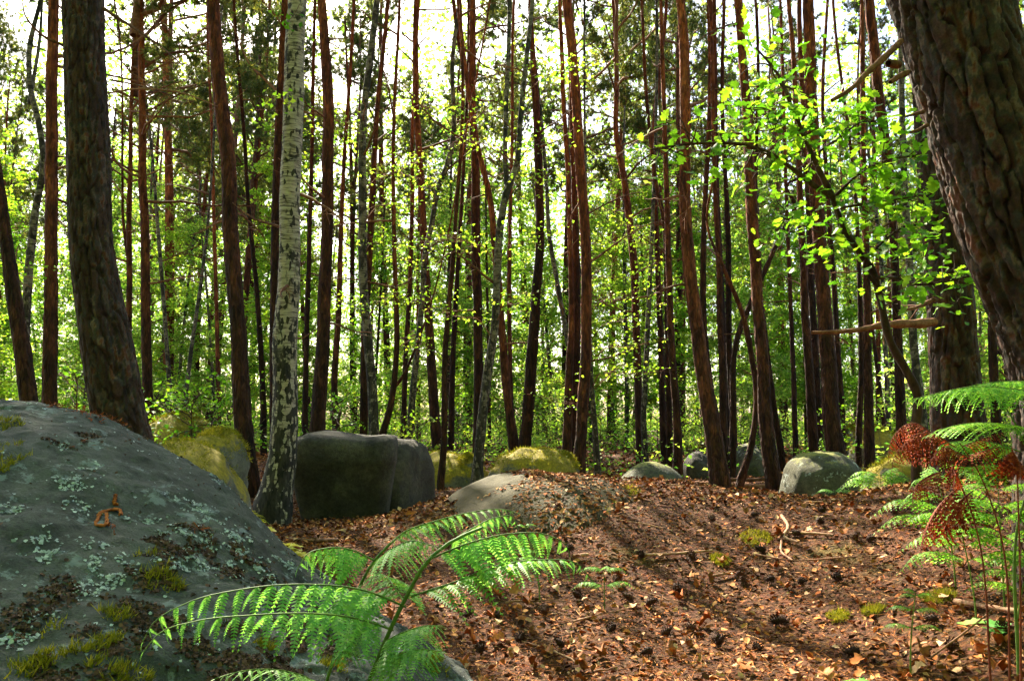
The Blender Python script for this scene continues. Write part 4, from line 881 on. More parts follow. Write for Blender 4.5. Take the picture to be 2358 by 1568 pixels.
# ------------------------------------------------------------------ bracken
def leaflet(nl=11, width=0.30, droop=0.35, cut=0.55):
    """one divided leaflet, unit long along x: a thin midrib with separate lobes on both sides"""
    V, F = [], []
    def zz(x): return -droop * x * x
    dt = 1 / nl
    for s in (-1, 1):
        for i in range(nl):
            t0 = i * dt; tm = t0 + dt / 2
            wd = width / 2 * (1 - tm ** 1.5) ** 0.75 * (0.8 + 0.2 * min(1, tm * 6)) + 0.014; adv = wd * 0.45; b = len(V)
            V += [(t0, 0, zz(t0)), (t0 + dt, 0, zz(t0 + dt)), (t0 + dt * 0.92 + adv * 0.35, s * wd * 0.25, zz(tm)), (t0 + dt * 0.86 + adv * 0.8, s * wd * 0.75, zz(tm) - 0.10 * wd), (t0 + dt * 0.55 + adv * 1.05, s * wd, zz(tm) - 0.22 * wd), (t0 + dt * 0.2 + adv * 0.75, s * wd * 0.75, zz(tm) - 0.10 * wd), (t0 + dt * 0.16 + adv * 0.3, s * wd * 0.25, zz(tm))]
            F.append([b + k for k in range(7)] if s > 0 else [b + k for k in range(6, -1, -1)])
    return np.array(V, float), np.array(F)
LEAFV = [leaflet(12, 0.30, 0.25), leaflet(12, 0.28, 0.45), leaflet(11, 0.30, 0.65)]
def leaflet_mesh(i, mat, cache={}):
    if (i, mat.name) not in cache:
        V, F = LEAFV[i]; cache[(i, mat.name)] = mesh('leaflet', V, F, mat, True)
    return cache[(i, mat.name)]

def basis(d, up, pos, s):
    d = unit(d); side = unit(np.cross(up, d)); u = np.cross(d, side)
    M = Matrix(((d[0], side[0], u[0], 0), (d[1], side[1], u[1], 0), (d[2], side[2], u[2], 0), (0, 0, 0, 1)))
    return Matrix.Translation(Vector(pos)) @ M @ Matrix.Scale(s, 4)

def pinna(parent, org, C, Lmax, mat, stem, single=False, n=18, seed=0, r=0.0016, hang=0.35, up=(0, 0, 1), low=None, ang=62):
    """one side frond: midrib through C with leaflets set along both sides"""
    rg = np.random.default_rng(seed); C = spline(np.asarray(C), 30); up = np.array(up, float)
    A = Acc(); V, F = tube(C - org, np.linspace(r, r * 0.4, 30), 5); A.add(V, F, 0)
    items = []
    for i in range(n):
        t = 0.06 + 0.92 * (i + 0.5) / n; k = min(int(t * 29), 28); p = C[k] + (C[k + 1] - C[k]) * (t * 29 - k); T = unit(C[k + 1] - C[k])
        side = unit(np.cross(up, T)); u = np.cross(T, side)
        L = Lmax * (min(1.0, 0.6 + 2.2 * t)) * (1 - t ** 1.7) ** 0.85 + Lmax * 0.07
        for s in (-1, 1):
            a = math.radians(ang + rg.uniform(-6, 6)); d = T * math.cos(a) + side * s * math.sin(a) - u * (hang + rg.uniform(-0.12, 0.12))
            items.append((p, d, u + rg.normal(size=3) * 0.1, L * rg.uniform(0.9, 1.08)))
    items.append((C[-1], C[-1] - C[-3], up, Lmax * 0.16))
    if not single:
        V0, F0 = LEAFV[1] if low is None else low
        for p, d, u, L in items:
            M = np.array(basis(d, u, p - org, L)); A.add(V0 @ M[:3, :3].T + M[:3, 3], F0, 1)
    o = obj('pinna', A.build('pinna', [stem, mat], True), parent)
    if single:
        for q, (p, d, u, L) in enumerate(items):
            l = obj('leaflet', leaflet_mesh(q % 3, mat), o); l.matrix_basis = basis(d, u, p - org, L)
    return o

def stemtube(parent, org, C, r0, r1, mat, name='stem'):
    C = spline(np.asarray(C), 30); V, F = tube(C - org, np.linspace(r0, r1, 30), 8); return obj(name, mesh(name, V, F, mat, True), parent), C

P_ = lambda lst: np.array([at(*p) for p in lst])
fo = np.array([*at(800, 1700, 1.2)[:2], 0]); fo[2] = gz(fo[0], fo[1])
bf = thing('bracken', 'fresh green bracken with broad arching fronds in front of the grey boulder', 'fern', fo)
stemtube(bf, fo, np.vstack([[fo[0] + 0.01, fo[1], fo[2] - 0.02], P_([(800, 1680, 1.2), (850, 1568, 1.18), (885, 1480, 1.16), (935, 1375, 1.15), (985, 1290, 1.15), (1040, 1246, 1.17), (1110, 1215, 1.2)])]), 0.0058, 0.0022, STEM_G)
stemtube(bf, fo, np.vstack([[fo[0] - 0.03, fo[1] + 0.05, fo[2] - 0.02], P_([(725, 1700, 1.27), (755, 1560, 1.28), (790, 1450, 1.28), (828, 1350, 1.27), (862, 1290, 1.26), (900, 1250, 1.27)])]), 0.0048, 0.002, STEM_G)
PIN = [  # path (px,py,Y), leaflet length, leaflet count, hang
    ([(935, 1397, 1.15), (850, 1362, 1.14), (700, 1345, 1.10), (560, 1356, 1.06), (430, 1388, 1.03), (352, 1435, 1.02), (328, 1478, 1.02)], 0.070, 17, 0.75, True),
    ([(905, 1450, 1.16), (840, 1428, 1.12), (720, 1412, 1.05), (580, 1416, 1.00), (450, 1430, 0.97), (370, 1455, 0.96), (330, 1500, 0.96)], 0.062, 17, 0.75, True),
    ([(862, 1290, 1.26), (810, 1266, 1.24), (750, 1262, 1.2), (705, 1278, 1.17), (684, 1312, 1.16)], 0.060, 11, 1.1, True),
    ([(948, 1372, 1.15), (1040, 1342, 1.16), (1150, 1302, 1.17), (1250, 1288, 1.16), (1330, 1298, 1.15), (1366, 1340, 1.15)], 0.062, 17, 0.3, True),
    ([(990, 1286, 1.15), (1080, 1250, 1.15), (1180, 1228, 1.14), (1255, 1230, 1.13), (1305, 1258, 1.12), (1312, 1280, 1.12)], 0.065, 14, 0.9, True),
    ([(1040, 1246, 1.17), (1090, 1215, 1.22), (1140, 1192, 1.25), (1180, 1190, 1.26), (1192, 1215, 1.26)], 0.045, 12, 0.7, True),
    ([(895, 1255, 1.27), (930, 1225, 1.3), (1000, 1200, 1.33), (1080, 1180, 1.35), (1150, 1172, 1.35), (1190, 1180, 1.34)], 0.045, 17, 0.4, True),
    ([(930, 1385, 1.15), (905, 1345, 1.22), (880, 1322, 1.32), (850, 1318, 1.4)], 0.070, 14, 0.25, False),
    ([(885, 1478, 1.16), (930, 1455, 1.12), (985, 1440, 1.08), (1015, 1440, 1.06)], 0.068, 14, 0.55, False),
    ([(870, 1520, 1.17), (930, 1500, 1.1), (985, 1495, 1.05), (1020, 1500, 1.03)], 0.066, 14, 0.6, False),
    ([(745, 1600, 1.25), (690, 1552, 1.12), (610, 1540, 1.05), (540, 1548, 1.0), (495, 1562, 0.98)], 0.062, 16, 0.35, False),
    ([(835, 1345, 1.27), (800, 1375, 1.2), (760, 1400, 1.14), (720, 1440, 1.1)], 0.068, 14, 0.4, False),
    ([(870, 1290, 1.26), (905, 1262, 1.2), (950, 1245, 1.16), (1010, 1260, 1.12)], 0.058, 14, 0.6, False),
    ([(800, 1430, 1.28), (830, 1450, 1.22), (800, 1490, 1.16), (770, 1520, 1.12)], 0.06, 13, 0.4, False)]
for i, (pts, L, n, hg, single) in enumerate(PIN): pinna(bf, fo, P_(pts), L, L_FERN, STEM_G, single, n, 600 + i, 0.0016, hg)

CURLED = leaflet(8, 0.20, 0.9)
SIMPLE = leaflet(5, 0.40, 0.3)
def bracken(label, px, py, Y, h, mat, stem, npair=3, size=0.2, lean=(0, 0), seed=0, cat='fern', bend=0.25, curl=0.5, name='bracken'):
    """a whole small bracken plant rooted where (px,py) meets the ground at Y"""
    rg = np.random.default_rng(seed); b = hit(px, py) if Y == 0 else at(px, py, Y); org = np.array([b[0], b[1], gz(b[0], b[1])])
    t = thing(name, label, cat, org)
    C = np.array([org + np.array([lean[0] * f ** 1.6, lean[1] * f ** 1.6, h * f - 0.02 * (f == 0)]) for f in np.linspace(0, 1, 6)])
    _, S = stemtube(t, org, C, 0.0022 + 0.004 * h, 0.0015, stem)
    for i in range(npair):
        f = 0.62 + 0.36 * i / max(npair - 1, 1); k = min(int(f * 29), 28); p = S[k]; az0 = rg.uniform(-0.4, 0.4)
        L = size * (1 - 0.45 * i / max(npair, 1)) * rg.uniform(0.85, 1.1)
        for s in (0, 1):
            a = az0 + s * math.pi + rg.uniform(-0.25, 0.25); d = np.array([math.cos(a), math.sin(a) * 0.8, 0])
            pts = [p, p + d * L * 0.35 + [0, 0, L * bend * 0.5], p + d * L * 0.7 + [0, 0, L * bend * 0.45], p + d * L + [0, 0, L * (bend * 0.45 - curl * 0.45)]]
            pinna(t, org, pts, L * 0.27, mat, stem, False, 12, seed + i * 7 + s, 0.0012, 0.4, low=SIMPLE)
    a = rg.uniform(0, 6.28); p = S[-1]; d = np.array([math.cos(a), math.sin(a), 0.6])
    pinna(t, org, [p, p + d * size * 0.2, p + d * size * 0.4 + [0, 0, -0.02]], size * 0.2, mat, stem, False, 10, seed + 99, 0.0012, 0.3, low=SIMPLE)
    return t
# green bracken at the foot of the massive pine
ro = at(2330, 1290, 2.5); ro = np.array([ro[0], ro[1], gz(ro[0], ro[1])])
rf_ = thing('bracken', 'tall green bracken with long level fronds before the massive leaning pine', 'fern', ro)
stemtube(rf_, ro, np.vstack([ro + [0, 0, -0.03], P_([(2345, 1200, 2.5), (2375, 1080, 2.48), (2345, 990, 2.46), (2310, 930, 2.44), (2290, 905, 2.42)])]), 0.006, 0.002, STEM_G)
for i, (pts, L, n, hg) in enumerate([
    ([(2400, 905, 2.35), (2330, 895, 2.38), (2250, 890, 2.36), (2180, 900, 2.32), (2120, 915, 2.3), (2085, 922, 2.28)], 0.095, 26, 0.5),
    ([(2420, 880, 2.5), (2360, 878, 2.5), (2290, 880, 2.5), (2225, 892, 2.5), (2190, 908, 2.5)], 0.09, 22, 0.5),
    ([(2360, 985, 2.45), (2300, 975, 2.4), (2230, 975, 2.35), (2170, 988, 2.3), (2130, 1005, 2.28)], 0.105, 22, 0.1),
    ([(2350, 1040, 2.47), (2290, 1020, 2.5), (2230, 1015, 2.5), (2175, 1022, 2.48), (2150, 1035, 2.46)], 0.095, 20, 0.4),
    ([(2350, 1085, 2.5), (2280, 1070, 2.5), (2220, 1075, 2.45), (2165, 1062, 2.42)], 0.095, 19, 0.25),
    ([(2365, 1010, 2.4), (2400, 985, 2.4), (2440, 975, 2.4)], 0.07, 12, 0.4), ([(2375, 1080, 2.48), (2420, 1060, 2.46), (2470, 1060, 2.45)], 0.07, 12, 0.4)]):
    pinna(rf_, ro, P_(pts), L, L_FERNY, STEM_G, i < 2, n, 700 + i, 0.002, hg)
bracken('upright yellow green bracken among the dead red fronds', 2235, 1170, 2.9, 0.36, L_FERNY, STEM_G, 4, 0.26, (-0.05, 0), 1)
bracken('spreading yellow green bracken in front of the great upright pine', 2190, 1140, 3.3, 0.42, L_FERNY, STEM_G, 4, 0.30, (-0.05, 0), 21)
bracken('bushy lime bracken close against the massive leaning pine', 2300, 1160, 2.9, 0.42, L_FERNY, STEM_G, 4, 0.28, (0.0, 0), 22)
bracken('low yellow green bracken half under the level fronds', 2330, 1190, 2.75, 0.20, L_FERNY, STEM_G, 3, 0.20, (0.05, 0), 2)
bracken('small green bracken with a straight stalk beside the red fronds', 2085, 1300, 2.75, 0.26, L_FERN, STEM_G, 3, 0.11, (0.03, 0), 3)
bracken('green bracken sprig beside the greenish rounded boulder', 2030, 1160, 5.9, 0.18, L_FERNY, STEM_G, 4, 0.34, (0, 0), 4)
bracken('pale bracken sprig in front of the greenish rounded boulder', 1935, 1160, 6.6, 0.20, L_FERN, STEM_G, 2, 0.22, (-0.04, 0), 5)
bracken('small lacy bracken growing on the mound beside the bare stalk', 1190, 1215, 3.9, 0.18, L_FERN, STEM_G, 4, 0.17, (0, 0), 6)
bracken('pale sprig of bracken alone on the mound litter', 1390, 1230, 3.7, 0.17, L_FERN, STEM_G, 2, 0.14, (0.0, 0), 7)
bracken('low bracken with yellow tint near the thick birch foot', 575, 1160, 6.4, 0.12, L_YEL, STEM_G, 3, 0.16, (0, 0), 8)
t9 = bracken('tall unfurling bracken stalk with a leaning tip on the mound', 1243, 1215, 3.8, 0.34, L_FERN, STEM_G, 2, 0.07, (-0.07, 0), 9, bend=0.6)
# dead bracken
do = at(2290, 1300, 2.35); do = np.array([do[0], do[1], gz(do[0], do[1])])
df = thing('dead_bracken', 'rust red dead bracken drooping before the great upright pine', 'fern', do)
for k, pts in enumerate([[(2310, 1300, 2.35), (2290, 1180, 2.35), (2250, 1080, 2.35), (2210, 1020, 2.35)], [(2268, 1290, 2.4), (2230, 1160, 2.4), (2190, 1070, 2.4), (2150, 1000, 2.42)], [(2330, 1290, 2.3), (2345, 1180, 2.3), (2340, 1080, 2.3), (2330, 1030, 2.3)]]):
    C = P_(pts); C[0, 2] = gz(C[0, 0], C[0, 1]) - 0.02; stemtube(df, do, C, 0.0036, 0.0016, STEM_R)
for i, (pts, L, n, hg) in enumerate([
    ([(2150, 1000, 2.42), (2110, 975, 2.4), (2075, 985, 2.36), (2050, 1020, 2.33), (2045, 1060, 2.32)], 0.068, 18, 0.9),
    ([(2200, 1030, 2.36), (2150, 1000, 2.34), (2110, 1000, 2.32), (2080, 1030, 2.3), (2070, 1075, 2.3)], 0.068, 17, 0.9),
    ([(2215, 1028, 2.35), (2250, 1015, 2.33), (2290, 1000, 2.32), (2320, 995, 2.3)], 0.055, 13, 0.5),
    ([(2240, 1060, 2.35), (2200, 1040, 2.33), (2165, 1045, 2.3), (2140, 1065, 2.28)], 0.055, 12, 0.8),
    ([(2330, 1035, 2.3), (2345, 1060, 2.28), (2352, 1100, 2.26)], 0.08, 13, 0.8),
    ([(2190, 1070, 2.4), (2200, 1095, 2.36), (2195, 1125, 2.34)], 0.055, 11, 0.6), ([(2160, 1010, 2.42), (2120, 1010, 2.36), (2085, 1020, 2.32), (2060, 1050, 2.3), (2052, 1095, 2.3)], 0.068, 18, 0.9), ([(2230, 1050, 2.35), (2260, 1040, 2.3), (2300, 1030, 2.28), (2345, 1040, 2.26)], 0.055, 14, 0.6), ([(2200, 1040, 2.35), (2180, 1030, 2.3), (2150, 1050, 2.26), (2135, 1085, 2.25)], 0.055, 12, 0.9)]): pinna(df, do, P_(pts), L, L_DEAD, STEM_R, False, n, 740 + i, 0.0016, hg, low=CURLED, ang=50)
for k, (lab, pts, L) in enumerate([('wispy rust red fern frond drooping over the litter slope', [(2240, 1130, 2.6), (2215, 1150, 2.58), (2190, 1190, 2.55), (2180, 1230, 2.52)], 0.07), ('withered red fern frond bent beneath the yellow green bracken', [(2170, 1085, 2.7), (2140, 1095, 2.66), (2110, 1120, 2.62), (2100, 1160, 2.6)], 0.07), ('limp rust red fern frond hanging beside the small green bracken', [(2210, 1120, 2.5), (2180, 1145, 2.48), (2150, 1185, 2.45), (2130, 1230, 2.42), (2120, 1265, 2.4)], 0.10),
                            ('crumpled red brown fern frond lying on the leaf litter', [(2080, 1300, 2.5), (2020, 1300, 2.5), (1960, 1315, 2.48), (1920, 1335, 2.46)], 0.085)]):
    C = P_(pts); o_ = C[-1].copy(); o_[2] = gz(o_[0], o_[1])
    if 'lying' in lab: C[:, 2] = [gz(c[0], c[1]) + 0.03 for c in C]
    t = thing('dead_frond', lab, 'fern', o_); pinna(t, o_, C, L, L_DEAD, STEM_R, False, 16, 760 + k, 0.002, 0.1 if 'lying' in lab else 0.5, low=CURLED, ang=50)
# ------------------------------------------------------------------ oak sapling
def oak_leaf():
    xs = np.linspace(0, 1, 13); V = [(0, 0, 0)]; top = []; bot = []
    for i, x in enumerate(xs[1:-1]):
        wd = 0.30 * math.sin(math.pi * x ** 0.75) ** 0.8 * (1.15 if i % 3 == 1 else 0.62 if i % 3 == 2 else 0.9)
        top.append((x, wd, 0.05 * math.sin(6 * x) + 0.12 * wd)); bot.append((x, -wd, 0.05 * math.sin(6 * x) + 0.12 * wd))
    mid = [(x, 0, 0.05 * math.sin(6 * x) - 0.02) for x in xs]
    V = mid + top + bot; n = len(mid); F3, F4 = [], []
    def t(i): return n + i
    def b(i): return n + len(top) + i
    m = len(top)
    F3 += [[0, 1, t(0)], [0, b(0), 1], [n - 1, t(m - 1), n - 2], [n - 1, n - 2, b(m - 1)]]
    for i in range(m - 1): F4 += [[i + 1, i + 2, t(i + 1), t(i)], [i + 1, b(i), b(i + 1), i + 2]]
    return np.array(V, float), [np.array(F3), np.array(F4)]
ov, of = oak_leaf(); OAKME = mesh('leaf', ov, of, L_OAK, True)
ob = at(2108, 1040, 4.6); oo = np.array([ob[0], ob[1], gz(ob[0], ob[1])])
oak = thing('oak_sapling', 'crooked oak sapling with bright lobed leaves between the pines', 'tree', oo)
stem_pts = [(2112, 1120, 4.6), (2108, 1000, 4.6), (2110, 900, 4.6), (2088, 855, 4.6), (2052, 790, 4.6), (2025, 680, 4.58), (2008, 620, 4.55), (1985, 590, 4.52), (1945, 530, 4.5), (1915, 450, 4.45)]
V, F = tube(spline(P_(stem_pts), 70) - oo, np.linspace(0.03, 0.014, 70) * (1 + 0.06 * np.sin(np.arange(70) * 0.9)), 12); obj('trunk', mesh('trunk', V, F, OAKB, True), oak)
OB = []
def ob_branch(pts, r0, r1):
    o, C = own_branch(oak, oo, pts, r0, r1, OAKB, sub=16, seed=len(OB) + 70); OB.append(C)
ob_branch([(1915, 450, 4.45), (1880, 380, 4.4), (1850, 310, 4.35), (1825, 250, 4.3), (1790, 170, 4.25), (1740, 110, 4.2)], 0.018, 0.005)
ob_branch([(1920, 455, 4.45), (1870, 425, 4.4), (1820, 385, 4.35), (1770, 355, 4.3), (1720, 335, 4.25), (1640, 330, 4.2), (1560, 335, 4.15), (1500, 345, 4.1)], 0.017, 0.004)
ob_branch([(1930, 480, 4.45), (1990, 470, 4.35), (2060, 460, 4.25), (2130, 450, 4.2)], 0.010, 0.003)
ob_branch([(1925, 450, 4.45), (1980, 400, 4.35), (2040, 370, 4.25), (2110, 360, 4.2)], 0.010, 0.003)
ob_branch([(2015, 640, 4.56), (2060, 640, 4.45), (2110, 655, 4.35), (2170, 650, 4.25), (2240, 635, 4.2)], 0.012, 0.003)
ob_branch([(1950, 535, 4.5), (1900, 540, 4.4), (1850, 520, 4.35), (1800, 500, 4.3)], 0.008, 0.003)
ob_branch([(2020, 660, 4.56), (1990, 610, 4.5), (2030, 560, 4.4), (2090, 520, 4.3), (2160, 520, 4.25)], 0.009, 0.003)
ob_branch([(1860, 320, 4.35), (1820, 290, 4.3), (1760, 250, 4.25), (1720, 250, 4.2)], 0.007, 0.003)
ob_branch([(1870, 360, 4.4), (1930, 320, 4.3), (1990, 280, 4.2), (2040, 290, 4.15)], 0.007, 0.003)
rg = np.random.default_rng(77); cnt = 0
clusters = []
for C in OB:
    for q in range(13): clusters.append(C[int(rg.integers(9, 26))] + rg.normal(size=3) * 0.05)
for px, py in [(1740, 120), (1755, 60), (1830, 150), (1860, 165), (1700, 80), (1520, 335), (1500, 320), (1555, 340), (1590, 400), (1700, 115), (1790, 210), (1880, 150), (1720, 450), (1730, 380), (1960, 480), (2000, 420), (2060, 340), (2120, 330), (2110, 300), (2050, 450), (2090, 580), (2150, 570), (1890, 240), (1910, 270)]:
    clusters.append(at(px, py, rg.uniform(4.1, 4.6)))
for c in clusters:
    for k in range(int(rg.integers(1, 4))):
        if cnt >= 295: break
        d = rg.normal(size=3) * np.array([1, 1, 0.45]) + np.array([0, 0, -0.15]); u = np.array([0, -0.25, 1.0]) + rg.normal(size=3) * 0.45
        l = obj('leaf', OAKME, oak); l.matrix_basis = basis(d, u, c - oo + rg.normal(size=3) * 0.045, rg.uniform(0.06, 0.105)); cnt += 1
A_ = Acc(); rg = np.random.default_rng(79); n = 800; bi = rg.integers(0, len(OB), n); ti = rg.integers(8, 26, n)
B_ = np.array([OB[a][b] for a, b in zip(bi, ti)]) - oo + rg.normal(size=(n, 3)) * np.array([0.16, 0.16, 0.11]); D_ = rg.normal(size=(n, 3)) * np.array([1, 1, 0.5]); N_ = np.array([0, -0.2, 1.0]) + rg.normal(size=(n, 3)) * 0.5; L_ = rg.uniform(0.04, 0.08, n)
for k in range(n):
    M = np.array(basis(D_[k], N_[k], B_[k], L_[k]))
    for f in of: pass
    A_.add(ov @ M[:3, :3].T + M[:3, 3], of[1]); A_.F.setdefault(3, []).append(of[0] + A_.n - len(ov)); A_.M.setdefault(3, []).append(np.zeros(len(of[0]), int))
tag(obj('leaf_spray', A_.build('leaf_spray', L_OAK, True), oak), kind='stuff')
# leafy sprays on traced birches and at the edges
def spray(treeinfo, pts, n, mat, seed, leafL=0.055):
    t, P, r, org = treeinfo; rg = np.random.default_rng(seed); C = spline(P_(pts), 16); A = Acc()
    V, F = tube(C - org, np.linspace(0.004, 0.0015, 16), 4); A.add(V, F, 0)
    i = rg.integers(3, 16, n); B = C[i] - org + rg.normal(size=(n, 3)) * np.array([0.09, 0.09, 0.05]); D = rg.normal(size=(n, 3)) + np.array([0, 0, -0.3]); N = np.array([0, 0, 1.0]) + rg.normal(size=(n, 3)) * 0.5; L = rg.uniform(0.7, 1.2, n) * leafL
    V, F = leaf_quads(B, D, N, L, L * 0.75); A.add(V, F, 1); obj('leaf_spray', A.build('leaf_spray', [BRANCH, mat]), t)
spray(tbig, [(690, 10, 6.9), (680, 30, 6.7), (665, 60, 6.5), (700, 75, 6.4)], 26, L_OAK, 1)
spray(tbig, [(668, 250, 6.9), (650, 230, 6.7), (630, 220, 6.6), (640, 270, 6.5)], 34, L_BIRCH, 2)
spray(TREES[4], [(117, 640, 8.4), (90, 615, 8.1), (50, 605, 8.0), (0, 590, 7.9)], 30, L_OAK, 3)
def sprays(info, spots, seed, n=80, leafL=0.05, mat=None):
    """thin leafy side shoots of one tree, out towards given spots"""
    t, P, r, org = info
    for j, (px, py) in enumerate(spots):
        rg = np.random.default_rng(seed + j); Y = P[:, 1].mean() - rg.uniform(0.1, 0.5); c = at(px, py, Y); k = int(np.argmin(np.abs(P[:, 2] - (c[2] - 0.25)))); b = P[k]
        C = spline(np.array([b, b * 0.5 + c * 0.5 + [0, 0, 0.12], c, c + unit(c - b) * 0.35 + [0, 0, -0.08]]), 16); A = Acc(); V, F = tube(C - org, np.linspace(0.008, 0.002, 16), 4); A.add(V, F, 0)
        i = rg.integers(7, 16, n); B = C[i] - org + rg.normal(size=(n, 3)) * np.array([0.22, 0.18, 0.075]); D = rg.normal(size=(n, 3)) * [1, 1, 0.5] + [0, 0, -0.2]; N = np.array([0, 0, 1.0]) + rg.normal(size=(n, 3)) * 0.45; L = rg.uniform(0.7, 1.25, n) * leafL
        for q in range(0, n, 4): tw = np.array([C[i[q]] - org, (C[i[q]] - org + B[q]) / 2 + [0, 0, 0.02], B[q]]); V, F = tube(tw, [0.003, 0.002, 0.0012], 3); A.add(V, F, 0)
        V, F = leaf_quads(B, D, N, L, L * 0.78); A.add(V, F, 1); tag(obj('leaf_spray', A.build('leaf_spray', [BRANCH, mat or L_BIRCH]), t), kind='stuff')
def named(words): return next(i for i in TREES if words in i[0]['label'])
sprays(named('mottled birch with a bend'), [(800, 330), (900, 470), (780, 280), (870, 560), (905, 400), (800, 700), (890, 690)], 900)
sprays(named('slim crooked birch'), [(950, 370), (990, 690), (930, 600), (1010, 560), (965, 800), (1000, 430), (985, 250)], 920)
sprays(named('forked birch with black foot'), [(1100, 260), (1110, 330), (1240, 170), (1080, 560), (1200, 560), (1190, 700), (1060, 730), (1330, 160), (1250, 330), (1230, 420)], 940)
sprays(named('thin leaning birch crossing'), [(1290, 880), (1400, 560), (1340, 800), (1250, 880), (1420, 640)], 960)
sprays(named('thin grey birch foot'), [(1430, 740), (1440, 800), (1400, 860), (1470, 860), (1420, 690), (1300, 930)], 980)
sprays(named('pale mottled birch beyond'), [(1480, 560), (1500, 620), (1540, 700), (1450, 520), (1600, 640)], 1000)
sprays(named('thin upright mottled stem'), [(2010, 700), (2060, 740), (1960, 660)], 1020)
# ------------------------------------------------------------------ small plants
def sprig(name, label, px, py, Y, mat, n, L, h, seed, spread_=0.12):
    b = at(px, py, Y); org = np.array([b[0], b[1], gz(b[0], b[1])]); t = thing(name, label, 'plant', org); rg = np.random.default_rng(seed)
    V, F = tube(np.array([[0, 0, -0.02], [0.01, 0, h * 0.5], [0, 0.01, h]]), [0.004, 0.003, 0.002], 6); obj('stem', mesh('stem', V, F, STEM_G, True), t)
    for i in range(n):
        a = i * 2.4 + rg.uniform(-0.3, 0.3); o = obj('leaf', OAKME_S[mat.name], t)
        o.matrix_basis = basis((math.cos(a), math.sin(a), rg.uniform(-0.3, 0.2)), (0.1, -0.1, 1), (math.cos(a) * rg.uniform(0, spread_), math.sin(a) * rg.uniform(0, spread_), h * rg.uniform(0.6, 1.05)), L * rg.uniform(0.8, 1.2))
OAKME_S = {m.name: mesh('leaf', ov * np.array([1, 1.5, 1]), of, m, True) for m in (L_FERN, L_YEL, L_OAK, L_BIRCH)}
sprig('seedling', 'broad leaved green seedling beneath the red bracken stalks', 2262, 1255, 2.75, L_FERN, 4, 0.085, 0.06, 1, 0.01)
sprig('seedling', 'tiny two leaved seedling beside the long bare stick', 1960, 1312, 2.7, L_FERN, 3, 0.055, 0.035, 2, 0.01)
sprig('bramble', 'yellow lit bramble shoot at the foot of the thick birch', 640, 1240, 4.5, L_YEL, 22, 0.085, 0.16, 3, 0.16)
sprig('bramble', 'small yellow green bramble tip on the litter near the birch', 715, 1250, 4.4, L_YEL, 10, 0.07, 0.10, 4, 0.07)
sprig('bramble', 'yellowish leafy shoot squeezed between boulder and birch', 570, 1190, 5.0, L_YEL, 18, 0.08, 0.22, 5, 0.15)
sprig('seedling', 'single green leaf poking from litter below the small bracken', 2280, 1395, 2.15, L_FERN, 1, 0.05, 0.01, 6, 0.01)
sprig('seedling', 'green shoot at the foot of the red pine above the logs', 1735, 1128, 8.7, L_OAK, 8, 0.09, 0.12, 7, 0.08)
for k, (px, Y, sc, lab) in enumerate([(485, 8.6, 0.9, 'small umbrella shaped oak seedling on the mossy overhang'), (440, 8.8, 1.0, 'taller pale oak seedling beside the umbrella shaped one'), (390, 9.2, 0.9, 'leafy oak seedling close to the great plated pine'), (530, 9.5, 1.0, 'leafy oak seedling just behind the reddish pine')]):
    b = at(px, 1000, Y); o = thing('oak_seedling', lab, 'seedling', (b[0], Y, 0.25)); o.scale = (sc,) * 3; o.rotation_euler[2] = k
    obj('stem', STEMME, o); f = obj('foliage', SEED[1], o)

# ------------------------------------------------------------------ litter
rg = np.random.default_rng(5)
PAL = np.array([(0.40, 0.165, 0.06), (0.33, 0.09, 0.02), (0.15, 0.05, 0.016), (0.54, 0.32, 0.17), (0.05, 0.019, 0.009), (0.40, 0.13, 0.03), (0.24, 0.09, 0.03), (0.47, 0.22, 0.075), (0.09, 0.035, 0.014)])
def leaf_hex(P, D, N, L, W, curl):
    D = unit(D); S = unit(np.cross(D, N)); U = np.cross(S, D); L = np.asarray(L)[:, None]; W = np.asarray(W)[:, None]; c = np.asarray(curl)[:, None]
    def q(t, s, z): return P + D * L * t + S * W * s + U * W * z * c
    V = np.stack([q(0, 0, 0), q(0.28, 0.5, 0.6), q(0.68, 0.42, 0.5), q(1, 0, 0.3), q(0.62, -0.45, 0.6), q(0.25, -0.38, 0.4), q(0.5, 0.02, -0.1)], 1)
    b = np.arange(len(P))[:, None] * 7
    return V.reshape(-1, 3), np.concatenate([b + [i, (i + 1) % 6, 6] for i in range(6)])
def litter_part(n, y0, y1, half, L0, L1, asp0, asp1, pw, curl, pal, lift, hexa=False):
    y = y0 + (y1 - y0) * rg.random(n) ** pw; x = rg.uniform(-half, half, n) * (y + 0.3); z = ground_z(x, y) - 0.010 + rg.random(n) * lift
    a = rg.uniform(0, 6.28, n); D = np.c_[np.cos(a), np.sin(a), rg.normal(size=n) * curl]; N = np.c_[rg.normal(size=(n, 2)) * curl * 1.6, np.ones(n)]; L = rg.uniform(L0, L1, n)
    k4 = 4
    if hexa: V, F = leaf_hex(np.c_[x, y, z], D, N, L, L * rg.uniform(asp0, asp1, n), rg.uniform(-0.5, 1.0, n)); k4 = 7
    else: V, F = leaf_quads(np.c_[x, y, z], D, N, L, L * rg.uniform(asp0, asp1, n), 0.35)
    return V, F, np.repeat(pal[rg.integers(0, len(pal), n)] * rg.uniform(0.6, 1.25, (n, 1)), k4, 0)
